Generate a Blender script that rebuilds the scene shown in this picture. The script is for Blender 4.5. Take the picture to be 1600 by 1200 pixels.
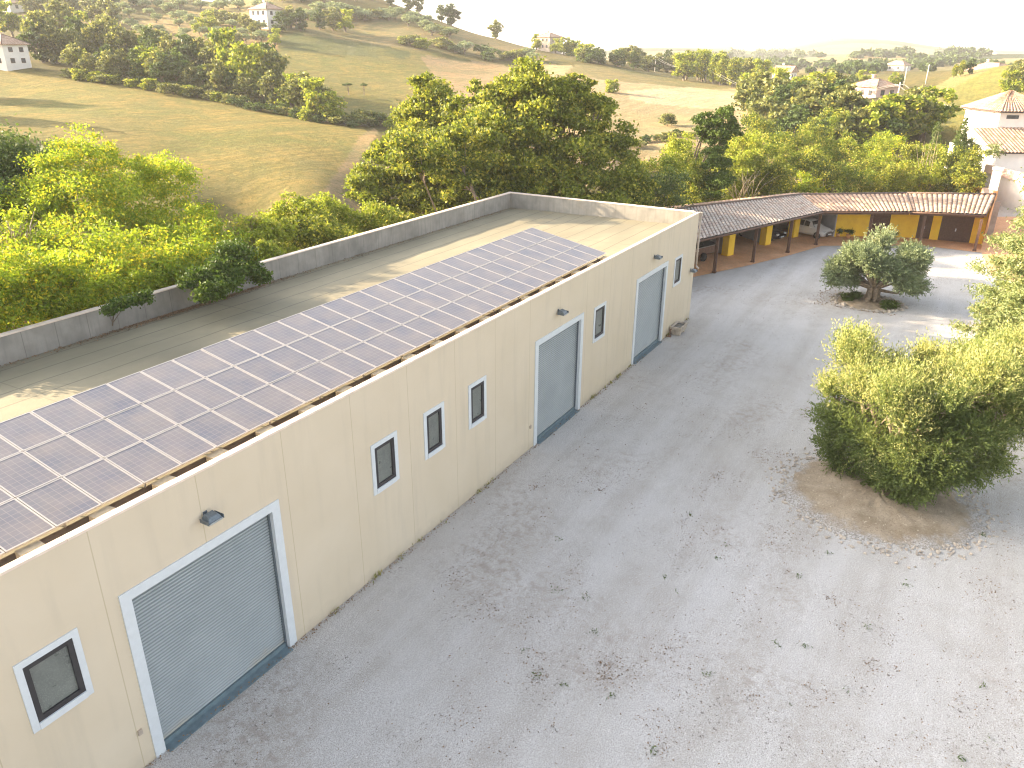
import bpy, bmesh, math, random
import numpy as np
from mathutils import Vector, Matrix

for o in list(bpy.data.objects): bpy.data.objects.remove(o)
SC = bpy.context.scene
COL = SC.collection
RND = random.Random(7)
PI = math.pi

# ------------------------------------------------------------------ camera
F = 1218.41
CR = np.array([0.50577615, -0.86264559, 0.00575141])
CU = np.array([0.33727933, 0.20387718, 0.91906297])
CD = np.array([0.7939982, 0.4629003, -0.39406874])
CC = np.array([0.0, -14.0417, 15.4967])
cam = bpy.data.cameras.new('camera')
cam.sensor_width = 36; cam.lens = F / 1600 * 36; cam.clip_start = 0.3; cam.clip_end = 20000
camo = bpy.data.objects.new('camera', cam); COL.objects.link(camo)
camo.matrix_world = Matrix(((CR[0], CU[0], -CD[0], CC[0]), (CR[1], CU[1], -CD[1], CC[1]), (CR[2], CU[2], -CD[2], CC[2]), (0, 0, 0, 1)))
SC.camera = camo

# ------------------------------------------------------------------ light
SUN_EL = math.radians(19.3)
SUN_AZ = math.radians(-13.0)          # clockwise from +Y: behind the building, a little to the left
w = bpy.data.worlds.new('World'); SC.world = w; w.use_nodes = True
nt = w.node_tree; nt.nodes.clear()
sky = nt.nodes.new('ShaderNodeTexSky'); sky.sky_type = 'NISHITA'; sky.sun_disc = False
sky.sun_elevation = SUN_EL; sky.sun_rotation = SUN_AZ; sky.altitude = 200
sky.air_density = 0.9; sky.dust_density = 4.5; sky.ozone_density = 0.6
hs = nt.nodes.new('ShaderNodeHueSaturation'); hs.inputs['Saturation'].default_value = 0.52
bg = nt.nodes.new('ShaderNodeBackground'); bg.inputs['Strength'].default_value = 0.13
wo = nt.nodes.new('ShaderNodeOutputWorld')
nt.links.new(sky.outputs[0], hs.inputs['Color']); nt.links.new(hs.outputs[0], bg.inputs['Color']); nt.links.new(bg.outputs[0], wo.inputs[0])
sl = bpy.data.lights.new('sun', 'SUN'); sl.energy = 4.4; sl.angle = math.radians(0.6); sl.color = (1.0, 0.78, 0.52)
so = bpy.data.objects.new('sun', sl); COL.objects.link(so)
sd = Vector((math.sin(SUN_AZ) * math.cos(SUN_EL), math.cos(SUN_AZ) * math.cos(SUN_EL), math.sin(SUN_EL)))
so.rotation_euler = sd.to_track_quat('Z', 'Y').to_euler(); so.location = sd * 200
SC.view_settings.view_transform = 'Standard'; SC.view_settings.look = 'None'
SC.view_settings.gamma = 1; SC.view_settings.exposure = 2.36
SC.render.engine = 'CYCLES'
SC.cycles.transparent_max_bounces = 16
SC.cycles.max_bounces = 6
SC.cycles.use_denoising = True
SC.cycles.filter_width = 1.15

# ------------------------------------------------------------------ helpers
def ray(px, py): return CD + CR * (px - 800) / F - CU * (py - 600) / F
def at(px, py, dist):
    v = ray(px, py); return CC + v * dist / math.hypot(v[0], v[1])
def onz(px, py, z=0.0):
    v = ray(px, py); return CC + v * (z - CC[2]) / v[2]
def proj(P):
    v = P - CC; z = v @ CD
    return 800 + F * (v @ CR) / z, 600 - F * (v @ CU) / z, z

def tag(o, label=None, cat=None, group=None, kind=None):
    if label: o['label'] = label
    if cat: o['category'] = cat
    if group: o['group'] = group
    if kind: o['kind'] = kind
    return o
def empty(name, loc, label=None, cat=None, group=None, rz=0):
    o = bpy.data.objects.new(name, None); COL.objects.link(o); o.location = loc; o.rotation_euler = (0, 0, rz)
    o.empty_display_size = 0.3
    return tag(o, label, cat, group)
def link(name, me, parent=None, loc=None):
    o = bpy.data.objects.new(name, me); COL.objects.link(o)
    if parent: o.parent = parent
    if loc is not None: o.location = loc
    return o

class MB:
    """collects shapes; build() links them as ONE mesh object"""
    def __init__(s): s.v = []; s.f = []; s.m = []; s.sm = []
    def add(s, V, Fc, m=0, smooth=False):
        n = len(s.v); s.v += [tuple(map(float, p)) for p in V]
        for q in Fc: s.f.append(tuple(n + i for i in q)); s.m.append(m); s.sm.append(smooth)
        return s
    def box(s, x0, x1, y0, y1, z0, z1, m=0):
        V = [(x, y, z) for z in (z0, z1) for y in (y0, y1) for x in (x0, x1)]
        return s.add(V, [(0, 2, 3, 1), (4, 5, 7, 6), (0, 1, 5, 4), (2, 6, 7, 3), (0, 4, 6, 2), (1, 3, 7, 5)], m)
    def obox(s, c, ax, ay, az, hx, hy, hz, m=0):
        c, ax, ay, az = map(np.array, (c, ax, ay, az))
        V = [c + ax * hx * i + ay * hy * j + az * hz * k for k in (-1, 1) for j in (-1, 1) for i in (-1, 1)]
        return s.add(V, [(0, 2, 3, 1), (4, 5, 7, 6), (0, 1, 5, 4), (2, 6, 7, 3), (0, 4, 6, 2), (1, 3, 7, 5)], m)
    def wallbox(s, p, q, th, z0, z1, m=0, out=0.0):
        """wall from p to q in plan, thickness th on the left side"""
        p = np.array(p[:2], float); q = np.array(q[:2], float); d = q - p; L = np.linalg.norm(d); d /= L
        n = np.array([-d[1], d[0]]); c = (p + q) / 2 + n * (th / 2 + out)
        return s.obox((c[0], c[1], (z0 + z1) / 2), (d[0], d[1], 0), (n[0], n[1], 0), (0, 0, 1), L / 2, th / 2, (z1 - z0) / 2, m)
    def tube(s, pts, rad, seg=8, m=0, cap=True):
        pts = [np.array(p, float) for p in pts]; n = len(pts)
        if not hasattr(rad, '__len__'): rad = [rad] * n
        V = []; up = np.array([0.31, 0.17, 0.93])
        for i, p in enumerate(pts):
            t = pts[min(i + 1, n - 1)] - pts[max(i - 1, 0)]; t = t / (np.linalg.norm(t) + 1e-9)
            a = np.cross(t, up)
            if np.linalg.norm(a) < .1: a = np.cross(t, np.array([1., 0, 0]))
            a /= np.linalg.norm(a); b = np.cross(t, a)
            for k in range(seg):
                th = 2 * PI * k / seg; V.append(p + (a * math.cos(th) + b * math.sin(th)) * rad[i])
        Fc = [(i * seg + k, i * seg + (k + 1) % seg, (i + 1) * seg + (k + 1) % seg, (i + 1) * seg + k) for i in range(n - 1) for k in range(seg)]
        if cap: Fc += [tuple(range(seg))[::-1], tuple((n - 1) * seg + k for k in range(seg))]
        return s.add(V, Fc, m, True)
    def prism(s, poly, z0, z1, m=0):
        n = len(poly); V = [(x, y, z0) for x, y in poly] + [(x, y, z1) for x, y in poly]
        return s.add(V, [tuple(range(n))[::-1], tuple(range(n, 2 * n))] + [(i, (i + 1) % n, n + (i + 1) % n, n + i) for i in range(n)], m)
    def build(s, name, mats, parent=None, loc=None, bevel=0):
        if not isinstance(mats, (list, tuple)): mats = [mats]
        off = np.zeros(3)
        if parent is not None and loc is None: off = np.array(parent.location)
        if parent is None and loc is not None: off = np.array(loc, float)
        me = bpy.data.meshes.new(name)
        me.from_pydata([tuple(np.array(p) - off) for p in s.v], [], s.f)
        for mt in mats: me.materials.append(mt)
        me.polygons.foreach_set('material_index', s.m); me.polygons.foreach_set('use_smooth', s.sm)
        me.update()
        o = link(name, me, parent, tuple(off) if parent is None else None)
        if bevel:
            b = o.modifiers.new('bevel', 'BEVEL'); b.width = bevel; b.segments = 2; b.limit_method = 'ANGLE'
        return o

# ------------------------------------------------------------------ node materials
class NT:
    def __init__(s, name, rough=0.8):
        s.mat = bpy.data.materials.new(name); s.mat.use_nodes = True
        s.t = s.mat.node_tree; s.b = s.t.nodes['Principled BSDF']; s.b.inputs['Roughness'].default_value = rough
        s.out = s.t.nodes['Material Output']
        s.tc = s.n('ShaderNodeTexCoord')
        s.geo = None
    def n(s, k, **kw):
        x = s.t.nodes.new(k)
        for a, b in kw.items(): setattr(x, a, b)
        return x
    def set(s, sock, v):
        if isinstance(v, bpy.types.NodeSocket): s.t.links.new(v, sock)
        elif v is not None:
            if sock.type == 'RGBA' and len(v) == 3: v = (*v, 1)
            sock.default_value = v
    def pos(s):
        if s.geo is None: s.geo = s.n('ShaderNodeNewGeometry')
        return s.geo.outputs['Position']
    def obj(s): return s.tc.outputs['Object']
    def noise(s, scale, detail=4, vec=None, rough=.55, dist=0, out='Fac'):
        x = s.n('ShaderNodeTexNoise'); x.inputs['Scale'].default_value = scale; x.inputs['Detail'].default_value = detail
        x.inputs['Roughness'].default_value = rough; x.inputs['Distortion'].default_value = dist
        s.set(x.inputs['Vector'], vec if vec is not None else s.pos()); return x.outputs[out]
    def voro(s, scale, vec=None, out='Distance', rnd=1):
        x = s.n('ShaderNodeTexVoronoi'); x.inputs['Scale'].default_value = scale; x.inputs['Randomness'].default_value = rnd
        s.set(x.inputs['Vector'], vec if vec is not None else s.pos()); return x.outputs[out]
    def ramp(s, fac, stops):
        x = s.n('ShaderNodeValToRGB'); cr = x.color_ramp
        while len(cr.elements) < len(stops): cr.elements.new(.5)
        for e, (p, c) in zip(cr.elements, stops):
            e.position = p; e.color = (c, c, c, 1) if not hasattr(c, '__len__') else (*c, 1)
        s.set(x.inputs[0], fac); return x.outputs[0]
    def mix(s, fac, a, b, mode='MIX'):
        x = s.n('ShaderNodeMix', data_type='RGBA', blend_type=mode)
        s.set(x.inputs[0], fac); s.set(x.inputs[6], a); s.set(x.inputs[7], b); return x.outputs[2]
    def math(s, op, a, b=None, c=None):
        x = s.n('ShaderNodeMath', operation=op); s.set(x.inputs[0], a)
        if b is not None: s.set(x.inputs[1], b)
        if c is not None: s.set(x.inputs[2], c)
        return x.outputs[0]
    def sep(s, vec):
        x = s.n('ShaderNodeSeparateXYZ'); s.set(x.inputs[0], vec); return x.outputs
    def mapping(s, vec, scale=(1, 1, 1), rot=(0, 0, 0)):
        x = s.n('ShaderNodeMapping'); x.inputs['Scale'].default_value = scale; x.inputs['Rotation'].default_value = rot
        s.set(x.inputs['Vector'], vec); return x.outputs[0]
    def attr(s, name, out='Fac'):
        x = s.n('ShaderNodeAttribute', attribute_name=name); return x.outputs[out]
    def orand(s): return s.n('ShaderNodeObjectInfo').outputs['Random']
    def bump(s, h, strength=.3, dist=.02):
        x = s.n('ShaderNodeBump'); x.inputs['Strength'].default_value = strength; x.inputs['Distance'].default_value = dist
        s.set(x.inputs['Height'], h); s.t.links.new(x.outputs[0], s.b.inputs['Normal'])
    def line(s, coord, period, offset, width):
        """1 on thin lines repeating along a coordinate"""
        a = s.math('ADD', coord, -offset + period * 50); m = s.math('MODULO', a, period)
        d = s.math('ABSOLUTE', s.math('SUBTRACT', m, period / 2))
        return s.math('GREATER_THAN', d, period / 2 - width / 2)
    def fin(s, col=None, rough=None, metal=None, spec=None):
        if col is not None: s.set(s.b.inputs['Base Color'], col)
        if rough is not None: s.set(s.b.inputs['Roughness'], rough)
        if metal is not None: s.b.inputs['Metallic'].default_value = metal
        if spec is not None: s.b.inputs['Specular IOR Level'].default_value = spec
        return s.mat

def simple(name, col, rough=.7, metal=0, var=.15, scale=6, spec=.4):
    t = NT(name)
    a = tuple(c * (1 - var) for c in col); b = tuple(min(1, c * (1 + var)) for c in col)
    c = t.ramp(t.noise(scale, 5), [(.3, a), (.7, b)])
    return t.fin(c, rough, metal, spec)

def leafmat(name, dark, light, yellow=None, transl=.35, rough=.6, yfrac=.82):
    t = NT(name)
    v = t.attr('v'); r = t.orand()
    f = t.math('ADD', t.math('MULTIPLY', v, .7), t.math('MULTIPLY', r, .3))
    nz = t.noise(.35, 2)
    f = t.math('ADD', t.math('MULTIPLY', f, .65), t.math('MULTIPLY', nz, .4))
    c = t.ramp(f, [(.2, dark), (.75, light)])
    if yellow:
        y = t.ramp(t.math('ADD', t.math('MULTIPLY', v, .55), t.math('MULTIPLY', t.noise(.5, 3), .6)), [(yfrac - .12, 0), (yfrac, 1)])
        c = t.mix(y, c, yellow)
    t.set(t.b.inputs['Base Color'], c); t.b.inputs['Roughness'].default_value = rough
    t.b.inputs['Specular IOR Level'].default_value = .25
    tr = t.n('ShaderNodeBsdfTranslucent'); t.set(tr.inputs['Color'], t.mix(1, c, (1.0, .98, .6), 'MULTIPLY'))
    mx = t.n('ShaderNodeMixShader'); mx.inputs[0].default_value = transl
    t.t.links.new(t.b.outputs[0], mx.inputs[1]); t.t.links.new(tr.outputs[0], mx.inputs[2]); t.t.links.new(mx.outputs[0], t.out.inputs['Surface'])
    return t.mat

M = {}
M['oak'] = leafmat('oak_leaves', (.06, .095, .016), (.28, .32, .045), (.48, .44, .07), .46)
M['oakfar'] = leafmat('hill_leaves', (.07, .095, .032), (.25, .27, .085), (.40, .37, .12), .4)
M['oakb'] = leafmat('bluish_leaves', (.03, .06, .015), (.13, .18, .05), None, .32)
M['locust'] = leafmat('locust_leaves', (.14, .23, .02), (.42, .50, .05), (.60, .50, .04), .5)
M['bright'] = leafmat('bright_shrub_leaves', (.09, .15, .02), (.37, .42, .05), (.50, .45, .09), .46)
M['vine'] = leafmat('vine_leaves', (.03, .07, .012), (.115, .17, .028), None, .3)
M['olive'] = leafmat('olive_leaves', (.15, .20, .10), (.36, .41, .23), (.46, .46, .27), .28, yfrac=.9)
M['oliveb'] = leafmat('sunlit_tip_olive_leaves', (.028, .065, .02), (.25, .31, .10), (.56, .55, .24), .55, yfrac=.74)  # the pale last tone stands for sunlit shoot tips
M['conifer'] = leafmat('cedar_needles', (.09, .14, .05), (.33, .37, .15), (.42, .40, .18), .34)
M['cypress'] = leafmat('cypress_needles', (.05, .085, .02), (.13, .17, .04), None, .25)
M['dry'] = leafmat('dry_stems', (.30, .24, .15), (.50, .42, .28), None, .2)
M['grassy'] = leafmat('grass_blades', (.16, .17, .05), (.36, .34, .12), (.45, .38, .18), .35)
M['bark'] = simple('bark', (.20, .155, .11), .9, var=.35, scale=5)
M['barkg'] = simple('olive_bark', (.26, .20, .14), .9, var=.4, scale=9)

# plaster wall with panel joints
t = NT('cream_plaster', .85); p = t.obj(); x, y, z = t.sep(t.pos())
c = t.ramp(t.noise(.5, 6), [(.3, (.56, .475, .345)), (.7, (.60, .515, .385))])
st = t.noise(1.0, 5, t.mapping(t.pos(), (2.2, 1, .22)))
c = t.mix(t.ramp(st, [(.52, 0), (.8, .35)]), c, (.39, .34, .26))
low = t.ramp(t.math('ADD', z, t.math('MULTIPLY', t.noise(2.5, 5), .9)), [(.35, 1), (.95, 0)])
c = t.mix(t.math('MULTIPLY', low, .38), c, (.34, .29, .22))
j = t.line(x, 2.62, 7.13, .025)
c = t.mix(t.math('MULTIPLY', j, .5), c, (.36, .29, .17))
t.bump(t.math('SUBTRACT', t.noise(40, 3), t.math('MULTIPLY', j, 1.5)), .15, .01); M['plaster'] = t.fin(c, .85)

t = NT('weathered_concrete', .9); x, y, z = t.sep(t.pos())
c = t.ramp(t.noise(1.2, 7), [(.3, (.20, .19, .165)), (.7, (.32, .30, .26))])
st = t.noise(1.0, 5, t.mapping(t.pos(), (5, 5, .5)))
c = t.mix(t.ramp(st, [(.5, 0), (.75, .6)]), c, (.17, .165, .145))
j = t.math('MAXIMUM', t.line(x, 1.18, .2, .03), 0)
c = t.mix(t.math('MULTIPLY', j, .55), c, (.13, .12, .10)); t.bump(t.noise(25, 5), .3, .02); M['concrete'] = t.fin(c, .9)

t = NT('coping_stone', .8); x, y, z = t.sep(t.pos())
c = t.ramp(t.noise(3, 6), [(.3, (.62, .50, .40)), (.7, (.78, .66, .55))])
c = t.mix(t.ramp(t.noise(1.1, 5), [(.55, 0), (.75, .5)]), c, (.42, .35, .27)); M['coping'] = t.fin(c, .8)

t = NT('roof_bitumen', .85); x, y, z = t.sep(t.pos())
c = t.ramp(t.noise(.45, 7, t.mapping(t.pos(), (.4, 1, 1))), [(.3, (.17, .152, .10)), (.7, (.235, .212, .142))])
c = t.mix(t.ramp(t.noise(2.2, 7), [(.45, 0), (.75, .45)]), c, (.165, .155, .105))
j = t.math('MAXIMUM', t.line(y, 1.02, .3, .07), t.math('MULTIPLY', t.line(x, 9.3, 2.2, .05), .7))
edge = t.ramp(t.math('ADD', y, t.math('MULTIPLY', t.noise(1.5, 4), 1.4)), [(0, 0), (1, 1)])
c = t.mix(t.math('MULTIPLY', j, .6), c, (.09, .085, .06)); t.bump(t.math('SUBTRACT', t.noise(14, 5), j), .25, .02); M['roof'] = t.fin(c, .85)

t = NT('gravel', .95)
big = t.noise(.12, 5); mid = t.noise(.9, 6); 
c = t.ramp(big, [(.3, (.46, .435, .40)), (.5, (.51, .488, .455)), (.7, (.54, .52, .49))])
c = t.mix(t.ramp(mid, [(.42, 0), (.72, .5)]), c, (.37, .335, .29))
trk = t.noise(1.0, 5, t.mapping(t.pos(), (.05, .75, 1), (0, 0, .33)), rough=.6); c = t.mix(t.ramp(trk, [(.45, 0), (.6, .55)]), c, (.60, .585, .565)); c = t.mix(t.ramp(trk, [(.34, .35), (.45, 0)]), c, (.38, .35, .31))
fine = t.noise(30, 3, rough=.8); grain = t.voro(16, out='Color')
c = t.mix(t.ramp(fine, [(.38, .8), (.54, 0)]), c, (.20, .185, .165))
c = t.mix(t.ramp(t.noise(20, 2), [(.58, 0), (.7, .65)]), c, (.72, .70, .66))
gs = t.n('ShaderNodeSeparateColor'); t.set(gs.inputs[0], grain)
c = t.mix(t.math('MULTIPLY', gs.outputs[0], .30), c, (.33, .31, .285))
# trodden brown earth showing through in loose patches
pt = t.math('MULTIPLY', t.math('ADD', t.ramp(t.noise(.16, 4), [(.50, 0), (.66, .9)]), t.math('MULTIPLY', t.ramp(t.noise(.5, 4), [(.55, 0), (.7, 1)]), .4)), t.ramp(t.noise(3.2, 6, rough=.75), [(.46, 0), (.6, .6)]))
c = t.mix(pt, c, (.27, .225, .18))
sp = t.math('MULTIPLY', t.ramp(t.noise(.35, 3), [(.5, 0), (.62, 1)]), t.ramp(t.noise(9, 4, rough=.8), [(.58, 0), (.63, .95)]))
c = t.mix(sp, c, (.10, .08, .065))
t.bump(t.math('ADD', t.noise(22, 4, rough=.8), t.math('MULTIPLY', t.voro(14), .5)), .55, .03); M['gravel'] = t.fin(c, .95, spec=.2)

t = NT('orange_paving', .85)
c = t.ramp(t.noise(.8, 6), [(.3, (.60, .29, .13)), (.7, (.78, .44, .23))])
c = t.mix(t.ramp(t.noise(8, 5), [(.4, .35), (.6, 0)]), c, (.30, .19, .13)); t.bump(t.noise(20, 3), .2, .01); M['paving'] = t.fin(c, .85)

t = NT('mound_soil', .95)
c = t.ramp(t.noise(1.5, 7), [(.3, (.22, .17, .11)), (.7, (.37, .30, .215))])
c = t.mix(t.ramp(t.noise(18, 4, rough=.8), [(.35, .7), (.5, 0)]), c, (.16, .11, .07))
c = t.mix(t.ramp(t.noise(11, 4), [(.62, 0), (.7, .6)]), c, (.55, .48, .36)); ln = t.n('ShaderNodeVectorMath', operation='LENGTH'); t.set(ln.inputs[0], t.mapping(t.obj(), (1, 1, 0)))
rim = t.math('ADD', ln.outputs['Value'], t.math('MULTIPLY', t.noise(1.6, 8, rough=.75), 2.4))
c = t.mix(t.ramp(t.math('MULTIPLY', rim, .2), [(.80, 0), (.92, 1)]), c, t.ramp(t.noise(16, 4, rough=.8), [(.42, (.20, .175, .15)), (.58, (.46, .445, .42))]))
t.bump(t.noise(16, 5, rough=.7), .7, .05); M['soil'] = t.fin(c, .95)

def tiles(name, a, b, lich, lf, hi):
    t = NT(name, .9)
    u = t.n('ShaderNodeUVMap').outputs[0]
    cell = t.n('ShaderNodeTexWhiteNoise', noise_dimensions='2D')
    ux, uy, uz = t.sep(u)
    cb = t.n('ShaderNodeCombineXYZ'); t.set(cb.inputs[0], t.math('FLOOR', ux)); t.set(cb.inputs[1], t.math('FLOOR', uy)); t.set(cell.inputs[0], cb.outputs[0])
    c = t.mix(cell.outputs['Value'], a, b)
    c = t.mix(t.ramp(t.noise(1.6, 6, rough=.7), [(lf, 0), (lf + .12, .85)]), c, lich)
    c = t.mix(t.ramp(t.noise(5, 4, rough=.8), [(.6, 0), (.7, .7)]), c, hi)
    fr_ = t.math('ABSOLUTE', t.math('SUBTRACT', t.math('MODULO', ux, 1.0), .5)); c = t.mix(t.ramp(fr_, [(.26, 0), (.46, .8)]), c, (.10, .07, .055))  # tile channels darkened: trough shade in the colour, along with dirt
    row = t.line(uy, 1.0, 0, .14)
    c = t.mix(t.math('MULTIPLY', row, .6), c, (.08, .06, .05))
    t.bump(t.math('SUBTRACT', t.noise(6, 4), row), .5, .04)
    return t.fin(c, .9)
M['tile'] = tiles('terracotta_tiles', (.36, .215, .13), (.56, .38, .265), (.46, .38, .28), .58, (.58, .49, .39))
M['tileg'] = tiles('shaded_lichen_tiles', (.23, .17, .135), (.42, .32, .26), (.36, .33, .29), .42, (.50, .45, .39))  # grey holds both lichen and the tree shade on this roof

M['yellow'] = simple('yellow_plaster', (.98, .60, .045), .85, var=.10, scale=1.5)
M['orangewall'] = simple('orange_plaster', (.66, .34, .14), .85, var=.12, scale=1.2)
M['white'] = simple('white_frame_paint', (.58, .61, .62), .5, var=.04)
M['whitewall'] = simple('white_plaster', (.76, .71, .64), .85, var=.06, scale=1)
M['pinkwall'] = simple('pink_plaster', (.66, .46, .37), .85, var=.08, scale=1)
M['beigewall'] = simple('stone_wall', (.47, .38, .29), .9, var=.2, scale=3)
M['wood'] = simple('dark_brown_wood', (.105, .055, .035), .6, var=.3, scale=8)
M['darkwall'] = simple('inner_wall', (.30, .25, .21), .9, var=.2, scale=2)
M['greywall'] = simple('grey_partition', (.42, .41, .42), .9, var=.1, scale=2)
M['blackframe'] = simple('black_frame', (.035, .033, .035), .45, var=.2)
M['lampmetal'] = simple('grey_lamp_metal', (.13, .155, .17), .4, .3, var=.2, scale=20)
M['lens'] = simple('lamp_glass', (.55, .58, .58), .15, var=.1)
M['pipe'] = simple('downpipe_metal', (.45, .38, .31), .5, .2, var=.1)
M['rubber'] = simple('tyre_rubber', (.025, .025, .025), .8)
M['rim'] = simple('alloy', (.5, .5, .52), .3, .8)
M['carwhite'] = simple('white_car_paint', (.74, .72, .69), .25, var=.02)
M['carblack'] = simple('black_car_paint', (.04, .035, .045), .2, var=.1)
M['cargrey'] = simple('dark_grey_car_paint', (.07, .065, .07), .25, .4, var=.1)
M['carglass'] = simple('car_glass', (.03, .035, .04), .08, var=.1)
M['carlight'] = simple('headlamp_glass', (.7, .7, .68), .1, var=.05)
M['redlight'] = simple('tail_lamp', (.45, .03, .02), .2, var=.1)
M['block'] = simple('concrete_block', (.30, .25, .17), .9, var=.2, scale=9)
M['dirtyblock'] = M['block']
M['stone'] = simple('field_stone', (.40, .345, .28), .9, var=.35, scale=4)
M['rusty'] = simple('rusty_sheet', (.16, .09, .06), .8, var=.3)
M['pole'] = simple('pole_concrete', (.60, .55, .47), .9, var=.1)
M['wire'] = simple('pale_cable', (.55, .52, .47), .6, var=.1)
M['litter'] = leafmat('dead_leaves', (.10, .065, .04), (.30, .20, .12), None, .1)
M['plinth'] = simple('shade_brown_concrete', (.12, .085, .06), .9, var=.3)  # shadow under the panel edge, painted as a dark brown
M['sill'] = simple('blue_grey_threshold', (.13, .18, .20), .5, var=.15)

t = NT('frosted_glass', .2)
c = t.ramp(t.noise(1.6, 5), [(.3, (.10, .11, .10)), (.7, (.16, .175, .155))])
c = t.mix(t.ramp(t.noise(70, 2), [(.5, 0), (.7, .35)]), c, (.42, .42, .38)); M['frost'] = t.fin(c, t.ramp(t.noise(3, 3), [(.3, .25), (.7, .45)]), spec=.6)
t = NT('dark_pane', .1); M['pane'] = t.fin(t.ramp(t.noise(2, 2), [(.3, (.04, .045, .05)), (.7, (.10, .11, .12))]), .12)

t = NT('shutter_steel', .45); x, y, z = t.sep(t.pos())
c = t.ramp(t.noise(.9, 5), [(.3, (.27, .30, .30)), (.7, (.32, .35, .35))])
low = t.math('MULTIPLY', t.ramp(t.math('ADD', z, t.math('MULTIPLY', t.noise(1.3, 4), 1.3)), [(.65, 1), (1.6, 0)]), t.ramp(t.noise(1.1, 3), [(.4, 0), (.6, 1)]))
c = t.mix(t.math('MULTIPLY', low, .6), c, (.36, .31, .22)); 
c = t.mix(t.ramp(t.noise(1, 6, t.mapping(t.pos(), (6, 1, .5))), [(.5, 0), (.8, .3)]), c, (.27, .30, .29)); c = t.mix(t.math('MULTIPLY', t.line(z, .08979, .16, .018), .55), c, (.10, .125, .13)); M['shutter'] = t.fin(c, .42, .25)

# photovoltaic cells: grid from object coordinates
t = NT('solar_cells', .3); x, y, z = t.sep(t.obj())
gx = t.line(x, .162, 0, .012); gy = t.line(y, .156, 0, .012)
c = t.ramp(t.noise(2.5, 4), [(.3, (.05, .07, .115)), (.7, (.08, .10, .14))])
cr = t.n('ShaderNodeCombineXYZ'); t.set(cr.inputs[0], t.math('FLOOR', t.math('DIVIDE', x, .162))); t.set(cr.inputs[1], t.math('FLOOR', t.math('DIVIDE', y, .156))); t.set(cr.inputs[2], t.orand())
wn = t.n('ShaderNodeTexWhiteNoise', noise_dimensions='3D'); t.set(wn.inputs[0], cr.outputs[0])
c = t.mix(t.math('MULTIPLY', wn.outputs['Value'], .35), c, (.07, .08, .14))
c = t.mix(t.math('MULTIPLY', t.math('MAXIMUM', gx, gy), .5), c, (.26, .25, .25))
dust = t.ramp(t.noise(1.1, 6, t.pos()), [(.3, .15), (.75, .45)])
c = t.mix(dust, c, (.31, .255, .195)); c = t.mix(t.math('MULTIPLY', t.orand(), .10), c, (.3, .25, .22))
M['cells'] = t.fin(c, .28, spec=.22)
M['alu'] = simple('panel_frame_aluminium', (.36, .34, .32), .4, .2, var=.06)

# ------------------------------------------------------------------ terrain
CP = []   # control points x, y, z
def cp(px, py, d):
    q = at(px, py, d); CP.append(q)
for a in [(0,420,62),(300,345,82),(0,330,86),(520,300,92),(470,345,80),(0,230,115),(300,240,112),(150,190,132),(400,215,122),(500,230,118),(0,135,185),(150,135,178),(300,155,165),
          (450,180,150),(560,200,140),(-250,330,86),(-250,200,125),(-250,90,220),(-250,20,320),(0,95,215),(150,90,225),(300,110,205),(450,140,190),(560,165,175),(640,200,150),(700,230,120),
          (480,62,265),(600,78,262),(700,95,265),(600,120,220),(480,100,228),(780,108,262),(700,140,205),(800,160,185),(830,130,225),
          (300,60,275),(150,45,290),(0,50,290),(100,5,380),(300,5,380),(0,0,400),(200,-60,500),(0,-80,520),(400,0,375),(450,-25,430),(520,-15,440),(-250,-60,520),(-250,-150,800),(100,-110,700),
          (600,3,400),(650,22,372),(700,40,360),(780,62,350),(860,80,335),(950,92,320),(620,45,310),(560,40,320),(850,100,275),(900,112,250),(950,125,235),(1040,118,290),(1000,108,305),
          (950,170,180),(1050,185,172),(1150,165,205),(1050,140,225),(1120,135,255),(1180,140,250),(1000,230,135),(1060,225,135),(920,220,130),
          (1200,180,170),(1300,170,185),(1365,150,190),(1420,165,170),(1450,150,200),(1400,190,140),(1480,190,150),(1500,118,262),(1590,103,262),(1440,140,240),(1560,150,190),(1620,110,240),(1560,190,140),
          (1250,128,330),(1320,110,420),(1400,112,420),(1200,115,520),(1290,100,750),(1200,98,900),(1400,98,750),(1500,100,800),(1100,92,800),(1000,90,900),(1600,98,800),
          (1290,82,1300),(1350,78,1250),(1200,82,1500),(1420,82,1350),(1500,88,1500),(1110,82,1500),(1600,92,1500),(1700,92,1500),
          (1290,59,1900),(1350,62,1750),(1230,69,2000),(1410,68,1850),(1160,75,2100),(1460,79,2000),(1060,76,2300),(1550,83,2300),(960,74,3200),(1000,72,3500),(1700,80,2500),(1850,70,2500),(1750,120,400),(1850,110,600),
          ]: cp(*a)
for x_, y_, z_ in [(0,16,-3.2),(20,18,-3.4),(40,18,-3.6),(52,22,-4),(-20,18,-3),(60,18,-2.8),(70,10,-1.5),(82,3,-1.2),(90,-6,-.8),(100,-10,-.5),(120,-20,0),(100,10,-3),(85,25,-5),(70,40,-6),(50,45,-6),(110,25,-3),(30,40,-6),(10,40,-6.5),(-20,40,-6),
                   (0,0,-.6),(40,-20,-.6),(0,-40,-.6),(60,-60,-.5),(-60,0,-.6),(-60,-80,-.6),(0,-150,-1),(120,-80,0),(-150,-50,-2),(-150,100,2),(100,-200,0),(-200,-300,0),(200,-120,4),(260,-200,8),(400,-300,8),(-300,250,30),(-400,600,60),
                   (800,-800,10),(0,-1200,10),(-1200,0,30),(-900,1200,90),(0,3500,60),(-3000,0,60),(0,-3500,40),(3000,-2500,60),(3600,3600,20),(1500,3200,10),
                   (560,560,-12),(420,420,-2),(470,300,-8),(800,900,-20),(600,480,-15)]: CP.append(np.array([x_, y_, z_], float))
CP = np.array(CP)
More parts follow.
